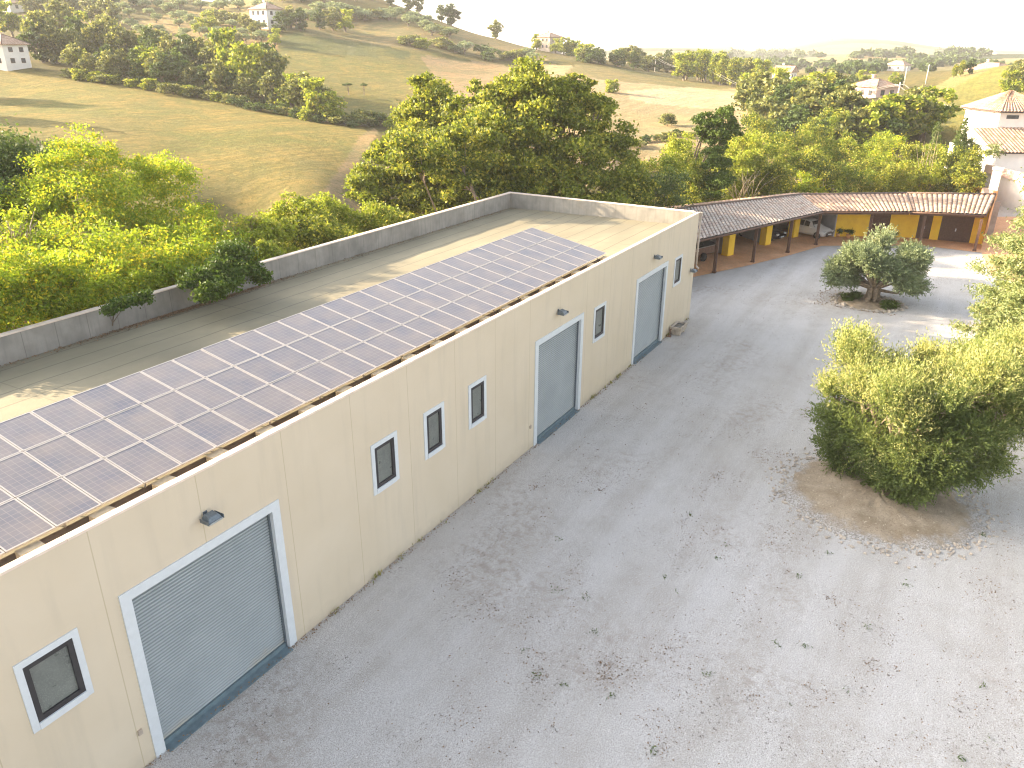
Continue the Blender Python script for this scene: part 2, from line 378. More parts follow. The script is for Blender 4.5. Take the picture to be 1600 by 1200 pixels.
def tcoord(P):
    dx = P[:, 0] - CC[0]; dy = P[:, 1] - CC[1]; r = np.hypot(dx, dy) + 12
    return np.stack([dx / r * np.log(r / 12 + 1) , dy / r * np.log(r / 12 + 1)], 1) * 2.0
def kern(A, B):
    r = np.sqrt(((A[:, None, :] - B[None, :, :]) ** 2).sum(-1)); return r ** 1.5
TA = tcoord(CP); n_ = len(CP)
Kx = kern(TA, TA) - np.eye(n_) * .004
Pm = np.c_[np.ones(n_), TA]
Am = np.block([[Kx, Pm], [Pm.T, np.zeros((3, 3))]])
SOL = np.linalg.solve(Am, np.r_[CP[:, 2] , 0, 0, 0])
YARD = [(-90, .3), (46.4, .3), (46.4, 10.5), (60, 11), (70, 7.5), (80, -1), (87, -8), (92, -12), (135, -12), (150, -110), (-90, -110)]
def poly_sd(P, poly):
    """signed distance, negative inside"""
    x, y = P[:, 0], P[:, 1]; inside = np.zeros(len(P), bool); dm = np.full(len(P), 1e9)
    n = len(poly)
    for i in range(n):
        x1, y1 = poly[i]; x2, y2 = poly[(i + 1) % n]
        c = ((y1 > y) != (y2 > y)); 
        with np.errstate(divide='ignore', invalid='ignore'):
            xi = (x2 - x1) * (y - y1) / (y2 - y1 + 1e-12) + x1
        inside ^= c & (x < xi)
        ex, ey = x2 - x1, y2 - y1; tt = np.clip(((x - x1) * ex + (y - y1) * ey) / (ex * ex + ey * ey), 0, 1)
        dm = np.minimum(dm, np.hypot(x - x1 - tt * ex, y - y1 - tt * ey))
    return np.where(inside, -dm, dm)
def inpoly(px, py, poly): return poly_sd(np.stack([px, py], 1), poly) < 0
def tz(P):
    P = np.atleast_2d(np.asarray(P, float))[:, :2]; out = np.empty(len(P))
    for i in range(0, len(P), 20000):
        Q = tcoord(P[i:i + 20000]); out[i:i + 20000] = kern(Q, TA) @ SOL[:n_] + np.c_[np.ones(len(Q)), Q] @ SOL[n_:]
    r = np.hypot(P[:, 0], P[:, 1] + 14)
    # rolling relief, growing with distance
    u = P
    rel = (np.sin(u[:, 0] * .021 + 1.3) * np.cos(u[:, 1] * .027 + .4) * .5 + np.sin(u[:, 0] * .06 + u[:, 1] * .043) * .22)
    out += rel * np.clip((r - 100) / 120, 0, 1) * 1.3 + np.sin(u[:, 0] * .0071 + 2) * np.cos(u[:, 1] * .0063) * np.clip((r - 500) / 500, 0, 1) * 9
    sdv = poly_sd(P, YARD)
    k = np.clip((sdv + 0) / 7, 0, 1)
    lowz = np.minimum(out, -.35)
    return np.where(sdv < 0, lowz, lowz * (1 - k) + out * k)
def hit(px, py, dmin=60, dmax=3600):
    v = ray(px, py); hl = math.hypot(v[0], v[1]); ds = np.geomspace(dmin, dmax, 500)
    Q = CC[None, :] + v[None, :] * (ds / hl)[:, None]
    h = tz(Q); g = Q[:, 2] - h; idx = np.where(g < 0)[0]
    if len(idx) == 0: return None
    i = idx[0]
    if i == 0: return Q[0]
    a = g[i - 1] / (g[i - 1] - g[i]); q = Q[i - 1] * (1 - a) + Q[i] * a; q[2] = tz([q])[0]; return q

AZ0 = math.atan2(CD[1], CD[0])
az = np.r_[np.linspace(-PI, -.85, 50)[:-1], np.linspace(-.85, .85, 640), np.linspace(.85, PI, 50)[1:]] + AZ0
rr = np.r_[0.5, np.geomspace(14, 5200, 400)]
A_, R_ = np.meshgrid(az, rr); GX = CC[0] + np.cos(A_) * R_; GY = CC[1] + np.sin(A_) * R_
P2 = np.stack([GX.ravel(), GY.ravel()], 1); GZ = np.minimum(tz(P2), 95.0)
V3 = np.c_[P2, GZ]
px, py, pz = proj(V3); ok = pz > 1
px = np.where(ok, px, -9999); py = np.where(ok, py, 9999)
dist = np.hypot(P2[:, 0] - CC[0], P2[:, 1] - CC[1])
base = np.tile(np.array([.22, .205, .095]), (len(V3), 1))
base[dist > 450] = (.27, .25, .14)
def paint(poly, col, soft=None):
    global base
    k = inpoly(px, py, poly) & ok; base[k] = col
def fieldnoise(P, s, ph): return np.sin(P[:, 0] * s + ph) * np.sin(P[:, 1] * s * 1.3 + ph * 2) 
# mosaic of far fields: nearest random seed decides the crop
rs = np.random.RandomState(3); sp_ = rs.uniform(0, 1, (260, 2)) * np.array([3600, 3600]) + np.array([-200, -1800])
scol = np.array([(.40, .33, .2), (.20, .23, .12), (.30, .28, .16), (.09, .12, .06), (.42, .34, .23), (.07, .10, .05)])[rs.randint(0, 6, 260)]
fk = np.where(dist > 430)[0]
for i in range(0, len(fk), 20000):
    kk = fk[i:i + 20000]; dd = ((P2[kk][:, None, :] - sp_[None]) ** 2).sum(-1); base[kk] = scol[dd.argmin(1)]
S_ = (.37, .335, .14)
paint([(-600,60),(0,108),(130,112),(300,148),(565,196),(580,212),(500,345),(300,420),(-600,500)], S_)
paint([(430,55),(520,52),(690,84),(668,96),(690,140),(700,210),(560,190),(470,160),(440,110)], (.31, .29, .12))
paint([(420,52),(500,52),(640,80),(640,92),(560,88),(440,80)], (.19, .215, .10))
paint([(655,86),(800,104),(840,180),(700,150)], (.50, .385, .27))
paint([(820,96),(900,104),(1000,118),(1190,138),(1190,215),(1080,250),(940,300),(830,220)], (.60, .49, .35))
paint([(900,100),(1010,112),(1100,126),(1180,138),(1100,140),(980,128),(880,118)], (.34, .31, .17))
paint([(980,142),(1080,136),(1160,146),(1160,172),(1050,166),(985,156)], (.80, .68, .54))
paint([(1380,172),(1450,146),(1500,112),(1600,92),(1800,70),(1800,240),(1420,200)], (.36, .35, .13))
paint([(1450,142),(1500,112),(1560,100),(1540,112),(1470,146)], (.46, .40, .21))
paint([(170,45),(330,8),(410,-5),(420,55),(330,78),(255,82)], (.46, .38, .21))
paint([(330,55),(440,52),(430,90),(350,90)], (.46, .35, .22))
paint([(440,36),(640,20),(820,70),(860,95),(700,84),(480,56)], (.36, .31, .18))
paint([(560,215),(585,200),(592,206),(555,262),(535,300),(600,352),(560,360),(505,300),(540,250)], (.50, .40, .26))
paint([(1195,200),(1300,215),(1330,235),(1240,245)], (.52, .38, .27))
me = bpy.data.meshes.new('terrain'); nr, na = GX.shape
idx = np.arange(nr * na).reshape(nr, na)
fc = np.stack([idx[:-1, :-1], idx[:-1, 1:], idx[1:, 1:], idx[1:, :-1]], -1).reshape(-1, 4)
def fastmesh(me, V, Fq, smooth=False):
    me.vertices.add(len(V)); me.vertices.foreach_set('co', np.ascontiguousarray(V, np.float32).ravel())
    k = Fq.shape[1]
    me.loops.add(Fq.size); me.loops.foreach_set('vertex_index', np.ascontiguousarray(Fq, np.int32).ravel())
    me.polygons.add(len(Fq)); me.polygons.foreach_set('loop_start', np.arange(0, Fq.size, k, dtype=np.int32))
    if smooth: me.polygons.foreach_set('use_smooth', np.ones(len(Fq), bool))
    me.update(calc_edges=True)
fastmesh(me, V3, fc, True)
ca = me.color_attributes.new('Col', 'FLOAT_COLOR', 'POINT'); ca.data.foreach_set('color', np.c_[base, np.ones(len(base))].astype(np.float32).ravel())
t = NT('hill_ground', .95)
col = t.attr('Col', 'Color')
c = t.mix(t.ramp(t.noise(.03, 7, rough=.6), [(.38, .85), (.6, 0)]), col, t.mix(1, col, (.60, .82, .55), 'MULTIPLY'))
c = t.mix(t.ramp(t.noise(.16, 8, rough=.75, dist=.6), [(.45, 0), (.62, .9)]), c, t.mix(1, col, (1.5, 1.25, .95), 'MULTIPLY'))
c = t.mix(t.ramp(t.noise(.9, 6, rough=.85), [(.38, .8), (.54, 0)]), c, t.mix(1, col, (.5, .6, .42), 'MULTIPLY'))
c = t.mix(t.ramp(t.noise(2.6, 4, rough=.9), [(.52, 0), (.64, .8)]), c, t.mix(1, col, (1.6, 1.45, 1.2), 'MULTIPLY'))
row = t.noise(1.0, 4, t.mapping(t.pos(), (.07, 1.1, 1), (0, 0, .6)))
c = t.mix(t.ramp(row, [(.45, 0), (.62, .55)]), c, t.mix(1, col, (.66, .68, .55), 'MULTIPLY'))
t.bump(t.noise(.8, 7, rough=.8), 1.0, .9)
c = t.mix(1, c, (.62, .58, .52), 'MULTIPLY'); me.materials.append(t.fin(c, .95, spec=.1))
tag(link('terrain', me), kind='structure')

# ------------------------------------------------------------------ yard
def flatmesh(name, poly, z, mat):
    bm = bmesh.new(); vs = [bm.verts.new((x, y, z)) for x, y in poly]; f = bm.faces.new(vs); bmesh.ops.triangulate(bm, faces=[f])
    me = bpy.data.meshes.new(name); bm.to_mesh(me); bm.free(); me.materials.append(mat)
    return tag(link(name, me), kind='structure')
flatmesh('gravel_yard', YARD, 0.0, M['gravel'])
PAVE = [(46.5, 6.3), (51, 4.7), (55.9, 2.65), (61.4, .1), (66.5, -1.9), (71.3, -3.5), (73.6, -7.1), (76.0, -11.0), (75.8, -15.5), (68.3, -16.3), (60, -24), (96, -26), (97, -13.5), (85, -8.5), (79, -1), (69, 6.5), (60, 9.5), (46.5, 10)]
FE = [(46.5, 6.3), (51, 4.7), (55.9, 2.65), (61.4, .1), (66.5, -1.9), (71.3, -3.5), (73.6, -7.1), (76.0, -11.0), (75.8, -15.5), (68.3, -16.3), (58, -24)]
BE = [(46.5, 10), (53, 10), (60, 9.5), (65, 8), (69, 6.5), (79, -1), (82.5, -5), (86, -8.5), (92, -13), (97, -20), (100, -30)]
mb_ = MB(); mb_.add([(x, y, .03) for x, y in FE] + [(x, y, .03) for x, y in BE], [(i, i + 1, 12 + i, 11 + i) for i in range(10)])
tag(mb_.build('pavement', M['paving']), kind='structure')

# ------------------------------------------------------------------ warehouse
WX0, WX1, WD, WH = -9.0, 46.28, 13.2, 6.6
wh = empty('warehouse', (18, 6.6, 0), 'long cream flat-roofed warehouse with three grey roller doors facing the gravel yard', 'building')
WIN = [(5.20, 6.45), (15.72, 16.93), (18.36, 19.48), (21.02, 22.16), (31.55, 32.85), (42.5, 43.75)]
DOOR = [(7.45, 12.0), (25.93, 30.38), (36.7, 41.3)]
WZ0, WZ1, DH = 2.90, 4.58, 4.70
xs = sorted({WX0, WX1} | {v for a in WIN + DOOR for v in a}); zs = [-.2, WZ0, WZ1, DH, WH - .055]
mb = MB()
def hole(xm, zm):
    for a, b in WIN:
        if a < xm < b and WZ0 < zm < WZ1: return True
    for a, b in DOOR:
        if a < xm < b and zm < DH: return True
    return False
for i in range(len(xs) - 1):
    for k in range(len(zs) - 1):
        if not hole((xs[i] + xs[i + 1]) / 2, (zs[k] + zs[k + 1]) / 2):
            V = [(xs[i], 0, zs[k]), (xs[i + 1], 0, zs[k]), (xs[i + 1], 0, zs[k + 1]), (xs[i], 0, zs[k + 1])]
            mb.add(V, [(0, 1, 2, 3)])
for (a, b), (z0, z1) in [(w_, (WZ0, WZ1)) for w_ in WIN] + [(d_, (-.2, DH)) for d_ in DOOR]:
    dp = .24
    mb.add([(a, 0, z0), (a, dp, z0), (a, dp, z1), (a, 0, z1)], [(0, 1, 2, 3)]); mb.add([(b, 0, z0), (b, dp, z0), (b, dp, z1), (b, 0, z1)], [(3, 2, 1, 0)])
    mb.add([(a, 0, z1), (b, 0, z1), (b, dp, z1), (a, dp, z1)], [(0, 1, 2, 3)]); mb.add([(a, 0, z0), (b, 0, z0), (b, dp, z0), (a, dp, z0)], [(3, 2, 1, 0)])
mb.box(WX0, WX1 - .25, .24, .30, -.2, 5.2); mb.box(WX0, WX1 - .25, .10, .16, 5.2, WH - .055)          # inner leaf closes the openings
mb.box(WX1 - .25, WX1, .17, WD, -3.2, WH); mb.box(WX1 - .25, WX1, .0005, .17, -3.2, WH - .06)
mb.box(WX0, WX0 + .25, .17, WD, -3.2, WH)
mb.build('wall', M['plaster'], wh)
mb = MB(); mb.box(WX0 + .25, WX1 - .25, WD - .22, WD, -4.5, WH); mb.box(WX1 - .29, WX1 - .25, .3, WD - .22, 5.0, WH - .01); mb.build('parapet', M['concrete'], wh)
mb = MB(); 
xx = WX0
while xx < WX1:                                          # coping in lengths with small joints
    x2 = min(xx + 2.62, WX1 + .03)
    mb.box(xx + .006, x2 - .006, -.03, .16, WH - .05, WH + .012); xx += 2.62
mb.build('coping', M['coping'], wh, bevel=.008)
mb = MB()
mb.box(WX0, WX1 - .3, WD - .25, WD + .03, WH + .002, WH + .05); mb.box(WX1 - .3, WX1 + .035, .24, WD + .03, WH + .003, WH + .052); mb.build('coping', M['coping'], wh, bevel=.008)
mb = MB()
nx, ny = 60, 14; V = []; 
for j in range(ny + 1):
    for i in range(nx + 1):
        x = WX0 + .2 + (WX1 - WX0 - .45) * i / nx; y = .25 + (WD - .45) * j / ny
        V.append((x, y, 5.80 - .012 * y + .012 * math.sin(i * 1.7) * math.sin(j * 1.3)))
mb.add(V, [(j * (nx + 1) + i, j * (nx + 1) + i + 1, (j + 1) * (nx + 1) + i + 1, (j + 1) * (nx + 1) + i) for j in range(ny) for i in range(nx)], smooth=True)
mb.build('roof', M['roof'], wh)
# windows
for k, (a, b) in enumerate(WIN):
    mb = MB(); fw = .17 if k else .15; y0, y1 = -.03, .10
    mb.box(a - .02, a + fw * .8, y0, y1, WZ0 - .02, WZ1 + .02); mb.box(b - fw * .8, b + .02, y0, y1, WZ0 - .02, WZ1 + .02)
    mb.box(a + fw * .8, b - fw * .8, y0, y1, WZ1 - .13, WZ1 + .02); mb.box(a + fw * .8, b - fw * .8, y0 - .02, y1, WZ0 - .02, WZ0 + .14)
    wn_ = mb.build('window', M['white'], wh)
    ia, ib, z0, z1 = a + fw * .8, b - fw * .8, WZ0 + .14, WZ1 - .13
    mb = MB(); q = .115
    mb.box(ia, ia + q, -.015, .08, z0, z1); mb.box(ib - q, ib, -.015, .08, z0, z1); mb.box(ia + q, ib - q, -.015, .08, z1 - q, z1); mb.box(ia + q, ib - q, -.015, .08, z0, z0 + q)
    fr = mb.build('frame', M['blackframe']); mb2 = MB(); mb2.box(ia + q, ib - q, .035, .06, z0 + q, z1 - q); pn = mb2.build('pane', M['frost'])
    for o in (fr, pn): o.parent = wn_; o.location = (-18, -6.6, 0)
# roller doors
for k, (a, b) in enumerate(DOOR):
    mb = MB(); fw = .24
    mb.box(a - .02, a + fw, -.035, .10, -.05, DH + .02); mb.box(b - fw, b + .02, -.035, .10, -.05, DH + .02); mb.box(a + fw, b - fw, -.035, .10, DH - .22, DH + .02)
    dr = mb.build('roller_door', M['white'], wh)
    ia, ib, z1 = a + fw, b - fw, DH - .22
    V = []; n = 48; sub = 4; Fs = []
    zz = [.16 + (z1 - .16) * i / (n * sub) for i in range(n * sub + 1)]
    for i, z in enumerate(zz):
        ph = (i % sub) / sub; yy = .16 - .034 * math.sin(PI * ph) ; V += [(ia + .05, yy, z), (ib - .05, yy, z)]
    mb = MB(); mb.add(V, [(2 * i, 2 * i + 1, 2 * i + 3, 2 * i + 2) for i in range(n * sub)])
    sh = mb.build('shutter', M['shutter'])
    gds = []
    for g0_, g1_ in ((ia, ia + .05), (ib - .05, ib)): mb = MB(); mb.box(g0_, g1_, .085, .2, 0, z1); gds.append(mb.build('guide_rail', M['lampmetal']))
    mb = MB(); mb.box(ia + .05, ib - .05, .09, .2, .01, .16); mb.box(ia + .02, ib - .02, -.16, .088, -.02, .028); bb = mb.build('bottom_bar', M['sill'])
    for o in [sh, bb] + gds: o.parent = dr; o.location = (-18, -6.6, 0)
# downpipe at the far front corner
mb = MB(); cx = WX1 - .03
mb.tube([(cx + .12, -.09, 6.55), (cx + .12, -.09, 3.45), (cx + .10, -.12, 3.3), (cx - .02, -.3, 3.2)], .06, 10); mb.box(cx + .02, cx + .2, -.16, .05, 6.35, 6.6)
for z in (4.2, 5.4, 6.2): mb.box(cx + .03, cx + .2, -.165, -.0, z, z + .05)
mb.build('downpipe', M['pipe'], wh)
# wall lamps
LAMP = [(9.84, 5.45, 'nearest'), (27.87, 5.47, ''), (39.04, 5.44, ''), (45.6, 3.22, '')]
LLAB = ['grey hooded floodlight above the nearest roller door', 'small hooded floodlight above the middle roller door', 'small hooded floodlight above the farthest roller door', 'dark floodlight low on the far corner under the downpipe']
for (lx, lz, _), lb in zip(LAMP, LLAB):
    L = empty('wall_lamp', (lx, 0, lz), lb, 'lamp', 'floodlights on the warehouse wall'); L.scale = (.62, .75, .75)
    mb = MB(); mb.box(-.09, .09, -.03, 0, -.1, .12); mb.box(-.04, .04, -.2, -.03, -.02, .05); mb.build('bracket', M['lampmetal'], L, loc=(0, 0, 0), bevel=.01)
    mb = MB(); R0 = [(-.30, -.12, .0), (.30, -.12, .0), (.33, -.50, -.10), (-.33, -.50, -.10)]; R1 = [(-.20, -.16, .13), (.20, -.16, .13), (.22, -.40, .07), (-.22, -.40, .07)]
    mb.add(R0 + R1, [(0, 3, 2, 1), (4, 5, 6, 7), (0, 1, 5, 4), (1, 2, 6, 5), (2, 3, 7, 6), (3, 0, 4, 7)])
    mb.box(-.36, -.33, -.52, -.10, -.12, .03); mb.box(.33, .36, -.52, -.10, -.12, .03)
    mb.build('housing', M['lampmetal'], L, loc=(0, 0, 0), bevel=.015)
    mb = MB(); mb.add([(-.27, -.15, -.03), (.27, -.15, -.03), (.3, -.47, -.115), (-.3, -.47, -.115)], [(0, 3, 2, 1)]); mb.add([(-.29, -.505, -.13), (.29, -.505, -.13), (.29, -.53, -.05), (-.29, -.53, -.05)], [(0, 1, 2, 3), (3, 2, 1, 0)])
    mb.build('lens', M['lens'], L, loc=(0, 0, 0))
# small bell box by the first door
mb = MB(); mb.box(-.05, .05, -.05, 0, -.07, .07); o = mb.build('doorbell_box', M['pipe']); o.location = (7.2, -.0, 1.05); mb = None
tag(o, 'small brown box on the wall left of the nearest roller door', 'switch box')
mb = MB(); mb.box(-.05, .05, -.05, 0, -.07, .07); o = mb.build('doorbell_box', M['pipe']); o.location = (25.6, -.0, 1.05)
tag(o, 'small brown box on the wall left of the middle roller door', 'switch box')

# solar array: three portrait rows
PITCH = 1.027; XE = 34.75
fy, fz, by, bz = .90, 6.40, 5.08, 7.19
sl_ = math.hypot(by - fy, bz - fz); ang = math.atan2(bz - fz, by - fy); rowl = sl_ / 3
def make_panel():
    r = empty('solar_panel', (0, 0, 0)); w_, l_ = PITCH - .02, rowl - .02; f_ = .032
    mb = MB(); mb.box(0, w_, 0, f_, -.04, 0); mb.box(0, w_, l_ - f_, l_, -.04, 0); mb.box(0, f_, f_, l_ - f_, -.04, 0); mb.box(w_ - f_, w_, f_, l_ - f_, -.04, 0)
    mb.build('frame', M['alu'], r)
    mb = MB(); mb.box(f_, w_ - f_, f_, l_ - f_, -.03, -.006); mb.build('cells', M['cells'], r)
    return r
def copy_tree(o, parent=None):
    c = o.copy(); COL.objects.link(c); c.parent = parent
    for ch in list(o.children): copy_tree(ch, c)
    return c
pp = make_panel(); first = True
NC = 33
RN = ['front', 'middle', 'back']
def ordinal(k): return {1: 'first', 2: 'second', 3: 'third', 4: 'fourth', 5: 'fifth', 6: 'sixth', 7: 'seventh', 8: 'eighth', 9: 'ninth', 10: 'tenth', 11: 'eleventh', 12: 'twelfth', 13: 'thirteenth', 14: 'fourteenth', 15: 'fifteenth', 16: 'sixteenth', 17: 'seventeenth', 18: 'eighteenth', 19: 'nineteenth', 20: 'twentieth'}.get(k) or (f'{ {2:"twenty",3:"thirty"}[k//10] }-{ordinal(k%10)}' if k % 10 else 'thirtieth')
for i in range(NC):
    for j in range(3):
        o = pp if first else copy_tree(pp); first = False
        x = XE - (i + 1) * PITCH + .01; s_ = j * rowl + .01
        o.location = (x, fy + s_ * math.cos(ang), fz + s_ * math.sin(ang) + RND.uniform(-.004, .004)); o.rotation_euler = (ang + RND.uniform(-.003, .003), 0, 0)
        tag(o, f'framed solar panel in the {RN[j]} row, {ordinal(i + 1)} from the far end', 'solar panel', 'solar panels on the warehouse roof')
# supports: concrete blocks below, rails hidden under the panels
mb = MB()
for s_ in (.3, 1.2, 2.1, 3.2, 4.1): mb.box(XE - NC * PITCH, XE, fy + s_ * math.cos(ang) - .02, fy + s_ * math.cos(ang) + .02, fz + s_ * math.sin(ang) - .10, fz + s_ * math.sin(ang) - .06)
for i in range(18):
    x = XE - .4 - i * 1.93
    for s_ in (.3, 2.1, 4.1): mb.box(x - .02, x + .02, fy + s_ * math.cos(ang) - .02, fy + s_ * math.cos(ang) + .02, 5.75, fz + s_ * math.sin(ang) - .10)
o = mb.build('mounting_rack', M['alu'], loc=(18, 2, 5.78)); tag(o, 'thin aluminium rack holding up the solar panels on the roof', 'rack')
for i in range(20):
    x = XE - .55 - i * 1.545
    if x < .5: break
    mb = MB(); mb.box(-.24, .24, -.14, .14, 0, .19); 
    o = mb.build('concrete_block', M['block'], bevel=.015); o.location = (x, fy - .13 + RND.uniform(-.03, .03), 6.12); o.rotation_euler = (0, 0, RND.uniform(-.12, .12))
    tag(o, f'pale concrete block under the front edge of the panels, {ordinal(i + 1)} from the far end', 'concrete block', 'concrete blocks under the solar panels')
mb = MB(); mb.box(XE - NC * PITCH, XE, fy - .30, fy + .30, 5.79, 6.12); o = mb.build('plinth', M['plinth'], loc=(18, fy, 5.79)); tag(o, 'low plinth painted shade-dark along the front edge of the solar panels', 'plinth')

# stone trough by the wall
T = empty('stone_trough', (43.05, -.42, 0), 'old stone trough standing against the wall past the farthest roller door', 'trough')
mb = MB()
mb.add([(-.55, -.28, .14), (.55, -.28, .14), (.55, .28, .14), (-.55, .28, .14), (-.62, -.34, .52), (.62, -.34, .52), (.62, .34, .52), (-.62, .34, .52), (-.52, -.25, .52), (.52, -.25, .52), (.52, .25, .52), (-.52, .25, .52), (-.5, -.22, .40), (.5, -.22, .40), (.5, .22, .40), (-.5, .22, .40)],
       [(0, 3, 2, 1), (0, 1, 5, 4), (1, 2, 6, 5), (2, 3, 7, 6), (3, 0, 4, 7), (4, 5, 9, 8), (5, 6, 10, 9), (6, 7, 11, 10), (7, 4, 8, 11), (8, 9, 13, 12), (9, 10, 14, 13), (10, 11, 15, 14), (11, 8, 12, 15)])
mb.build('basin', M['stone'], T, loc=(0, 0, 0))
mb = MB(); mb.add([(-.51, -.235, .45), (.51, -.235, .45), (.51, .235, .45), (-.51, .235, .45)], [(0, 1, 2, 3)]); mb.build('water', M['pane'], T, loc=(0, 0, 0))
for sx in (-.38, .38):
    mb = MB(); mb.box(sx - .1, sx + .1, -.25, .25, 0, .139); mb.build('foot', M['stone'], T, loc=(0, 0, 0), bevel=.02)
mb = MB(); mb.tube([(-.95, .2, 0), (-.95, .2, .45), (-.93, .12, .5)], .035, 8); mb.box(-1.02, -.88, .12, .4, 0, .1); o = mb.build('standpipe', M['rusty'], loc=None); o.location = (43.05, -.42, 0)
tag(o, 'short rusty standpipe between the stone trough and the roller door', 'pipe')

# ------------------------------------------------------------------ carport building
CPB = empty('carport', (70, 0, 0), 'low curved carport and garage range with tiled roof and yellow walls', 'building')
EV = [(46.6, 5.2, 3.0), (54.8, 2.35, 3.0), (70.9, -3.2, 3.0), (74.9, -9.7, 3.0), (76.7, -15.2, 3.0)]
RG = [(46.6, 9.6, 3.75), (62.4, 6.0, 3.72), (75.6, -.35, 3.45), (80.9, -8.6, 3.55), (83.5, -15.65, 3.7)]
BK = [(46.6, 12.6, 3.1), (64.4, 9.0, 3.1), (77.6, .9, 3.2), (82.2, -8.1, 3.3), (84.6, -15.7, 3.5)]
def roof_sheet(a, b, c, d, mat, name, period=.42, tl=.5, amp=.08):
    """a-b eave, d-c ridge; corrugated across the eave direction"""
    a, b, c, d = map(lambda q: np.array(q, float), (a, b, c, d)); Le = np.linalg.norm(b - a); Ls = np.linalg.norm((d + c - a - b) / 2)
    Lr = np.linalg.norm(c - d); Lm = max(Le, Lr)
    nu = int(Lm / period) * 8; nv = max(4, int(Ls / .25)); V = []; UV = []
    nb = nu / 8
    for j in range(nv + 1):
        v = j / nv
        for i in range(nu + 1):
            u = i / nu; P = (a * (1 - u) + b * u) * (1 - v) + (d * (1 - u) + c * u) * v
            ph = u * nb; hgt = amp * abs(math.sin(PI * ph)) ** .7 + .02 * (1 - ((v * Ls / tl) % 1)) + .012 * math.sin(ph * 3.1 + int(v * Ls / tl) * 2.3)
            V.append((P[0], P[1], P[2] + hgt)); UV.append((ph, v * Ls / tl))
    Fq = [(j * (nu + 1) + i, j * (nu + 1) + i + 1, (j + 1) * (nu + 1) + i + 1, (j + 1) * (nu + 1) + i) for j in range(nv) for i in range(nu)]
    n0 = len(V); 
    mb = MB(); mb.add(V, Fq)
    # underside and eave face
    mb.add([a - (0, 0, .08), b - (0, 0, .08), c - (0, 0, .08), d - (0, 0, .08)], [(0, 1, 2, 3)])
    o = mb.build(name, mat, CPB); me = o.data; uvl = me.uv_layers.new(name='UVMap')
    UV = np.array(UV + [(0, 0)] * 4, np.float32); vi = np.empty(len(me.loops), np.int32); me.loops.foreach_get('vertex_index', vi)
    uvl.data.foreach_set('uv', UV[vi].ravel()); return o
tag(roof_sheet(EV[0], EV[1], RG[1], RG[0], M['tileg'], 'roof_slope'), 'lichened tiles with shade in their grey')
tag(roof_sheet(EV[1], EV[2], RG[2], RG[1], M['tileg'], 'roof_slope'), 'lichened tiles with shade in their grey')
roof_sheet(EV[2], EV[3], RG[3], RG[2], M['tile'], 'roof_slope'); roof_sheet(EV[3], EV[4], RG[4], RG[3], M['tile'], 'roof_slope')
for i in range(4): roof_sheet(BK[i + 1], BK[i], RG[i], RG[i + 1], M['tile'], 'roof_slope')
mb = MB()
for i in range(4):
    a, b = np.array(RG[i]), np.array(RG[i + 1]); mb.tube([a + (0, 0, .06), b + (0, 0, .06)], .13, 8)
mb.tube([np.array(EV[3]) + (0, 0, .06), np.array(RG[3]) + (0, 0, .05)], .10, 8)
mb.build('ridge_tiles', M['tile'], CPB)
mb = MB()                                                # fascia, gutter and beam under the eave
for i in range(4):
    a, b = np.array(EV[i]), np.array(EV[i + 1]); n = np.array([-(b - a)[1], (b - a)[0], 0]); n /= np.linalg.norm(n)
    mb.tube([a - n * .06 - (0, 0, .05), b - n * .06 - (0, 0, .05)], .07, 8)
    mb.wallbox(a + n * .42, b + n * .42, .16, 2.68, 2.9)
mb.wallbox(EV[4][:2], RG[4][:2], .05, 2.95, 3.02)
mb.build('beam', M['wood'], CPB)
POSTS = [(52.7, 3.55), (57.6, 1.85), (62.4, .18), (67.2, -1.48), (71.4, -2.95), (73.9, -6.75), (75.6, -10.75), (76.15, -14.95)]
for x_, y_ in POSTS:
    mb = MB(); mb.box(x_ - .11, x_ + .11, y_ - .11, y_ + .11, .02, 2.70); mb.box(x_ - .15, x_ + .15, y_ - .15, y_ + .15, .02, .14)
    mb.build('post', M['wood'], CPB, bevel=.01)
for x_, y_ in [(57.9, 4.2), (63.6, 2.3), (69.1, .6), (73.6, -.8)]:
    a_ = math.radians(-19); ax = (math.cos(a_), math.sin(a_), 0); ay = (-math.sin(a_), math.cos(a_), 0)
    mb = MB(); mb.obox((x_ + .1, y_ + .3, 1.62), ax, ay, (0, 0, 1), .42, .30, 1.6); mb.build('pillar', M['yellow'], CPB)
def wl(p, q, z0, z1, mat, name, th=.2, openings=()):
    """wall p->q with openings (s0, s1, z0, z1)"""
    p = np.array(p, float); q = np.array(q, float); L = np.linalg.norm(q - p); d = (q - p) / L; mb = MB(); s = 0
    for (a, b, zz0, zz1) in sorted(openings):
        if a > s: mb.wallbox(p + d * s, p + d * a, th, z0, z1)
        if zz1 < z1: mb.wallbox(p + d * a, p + d * b, th, zz1, z1)
        if zz0 > z0: mb.wallbox(p + d * a, p + d * b, th, z0, zz0)
        s = b
    if s < L: mb.wallbox(p + d * s, q, th, z0, z1)
    return mb.build(name, mat, CPB)
wl((75.7, -3.75), (77.3, -5.95), 0, 3.18, M['yellow'], 'wall')
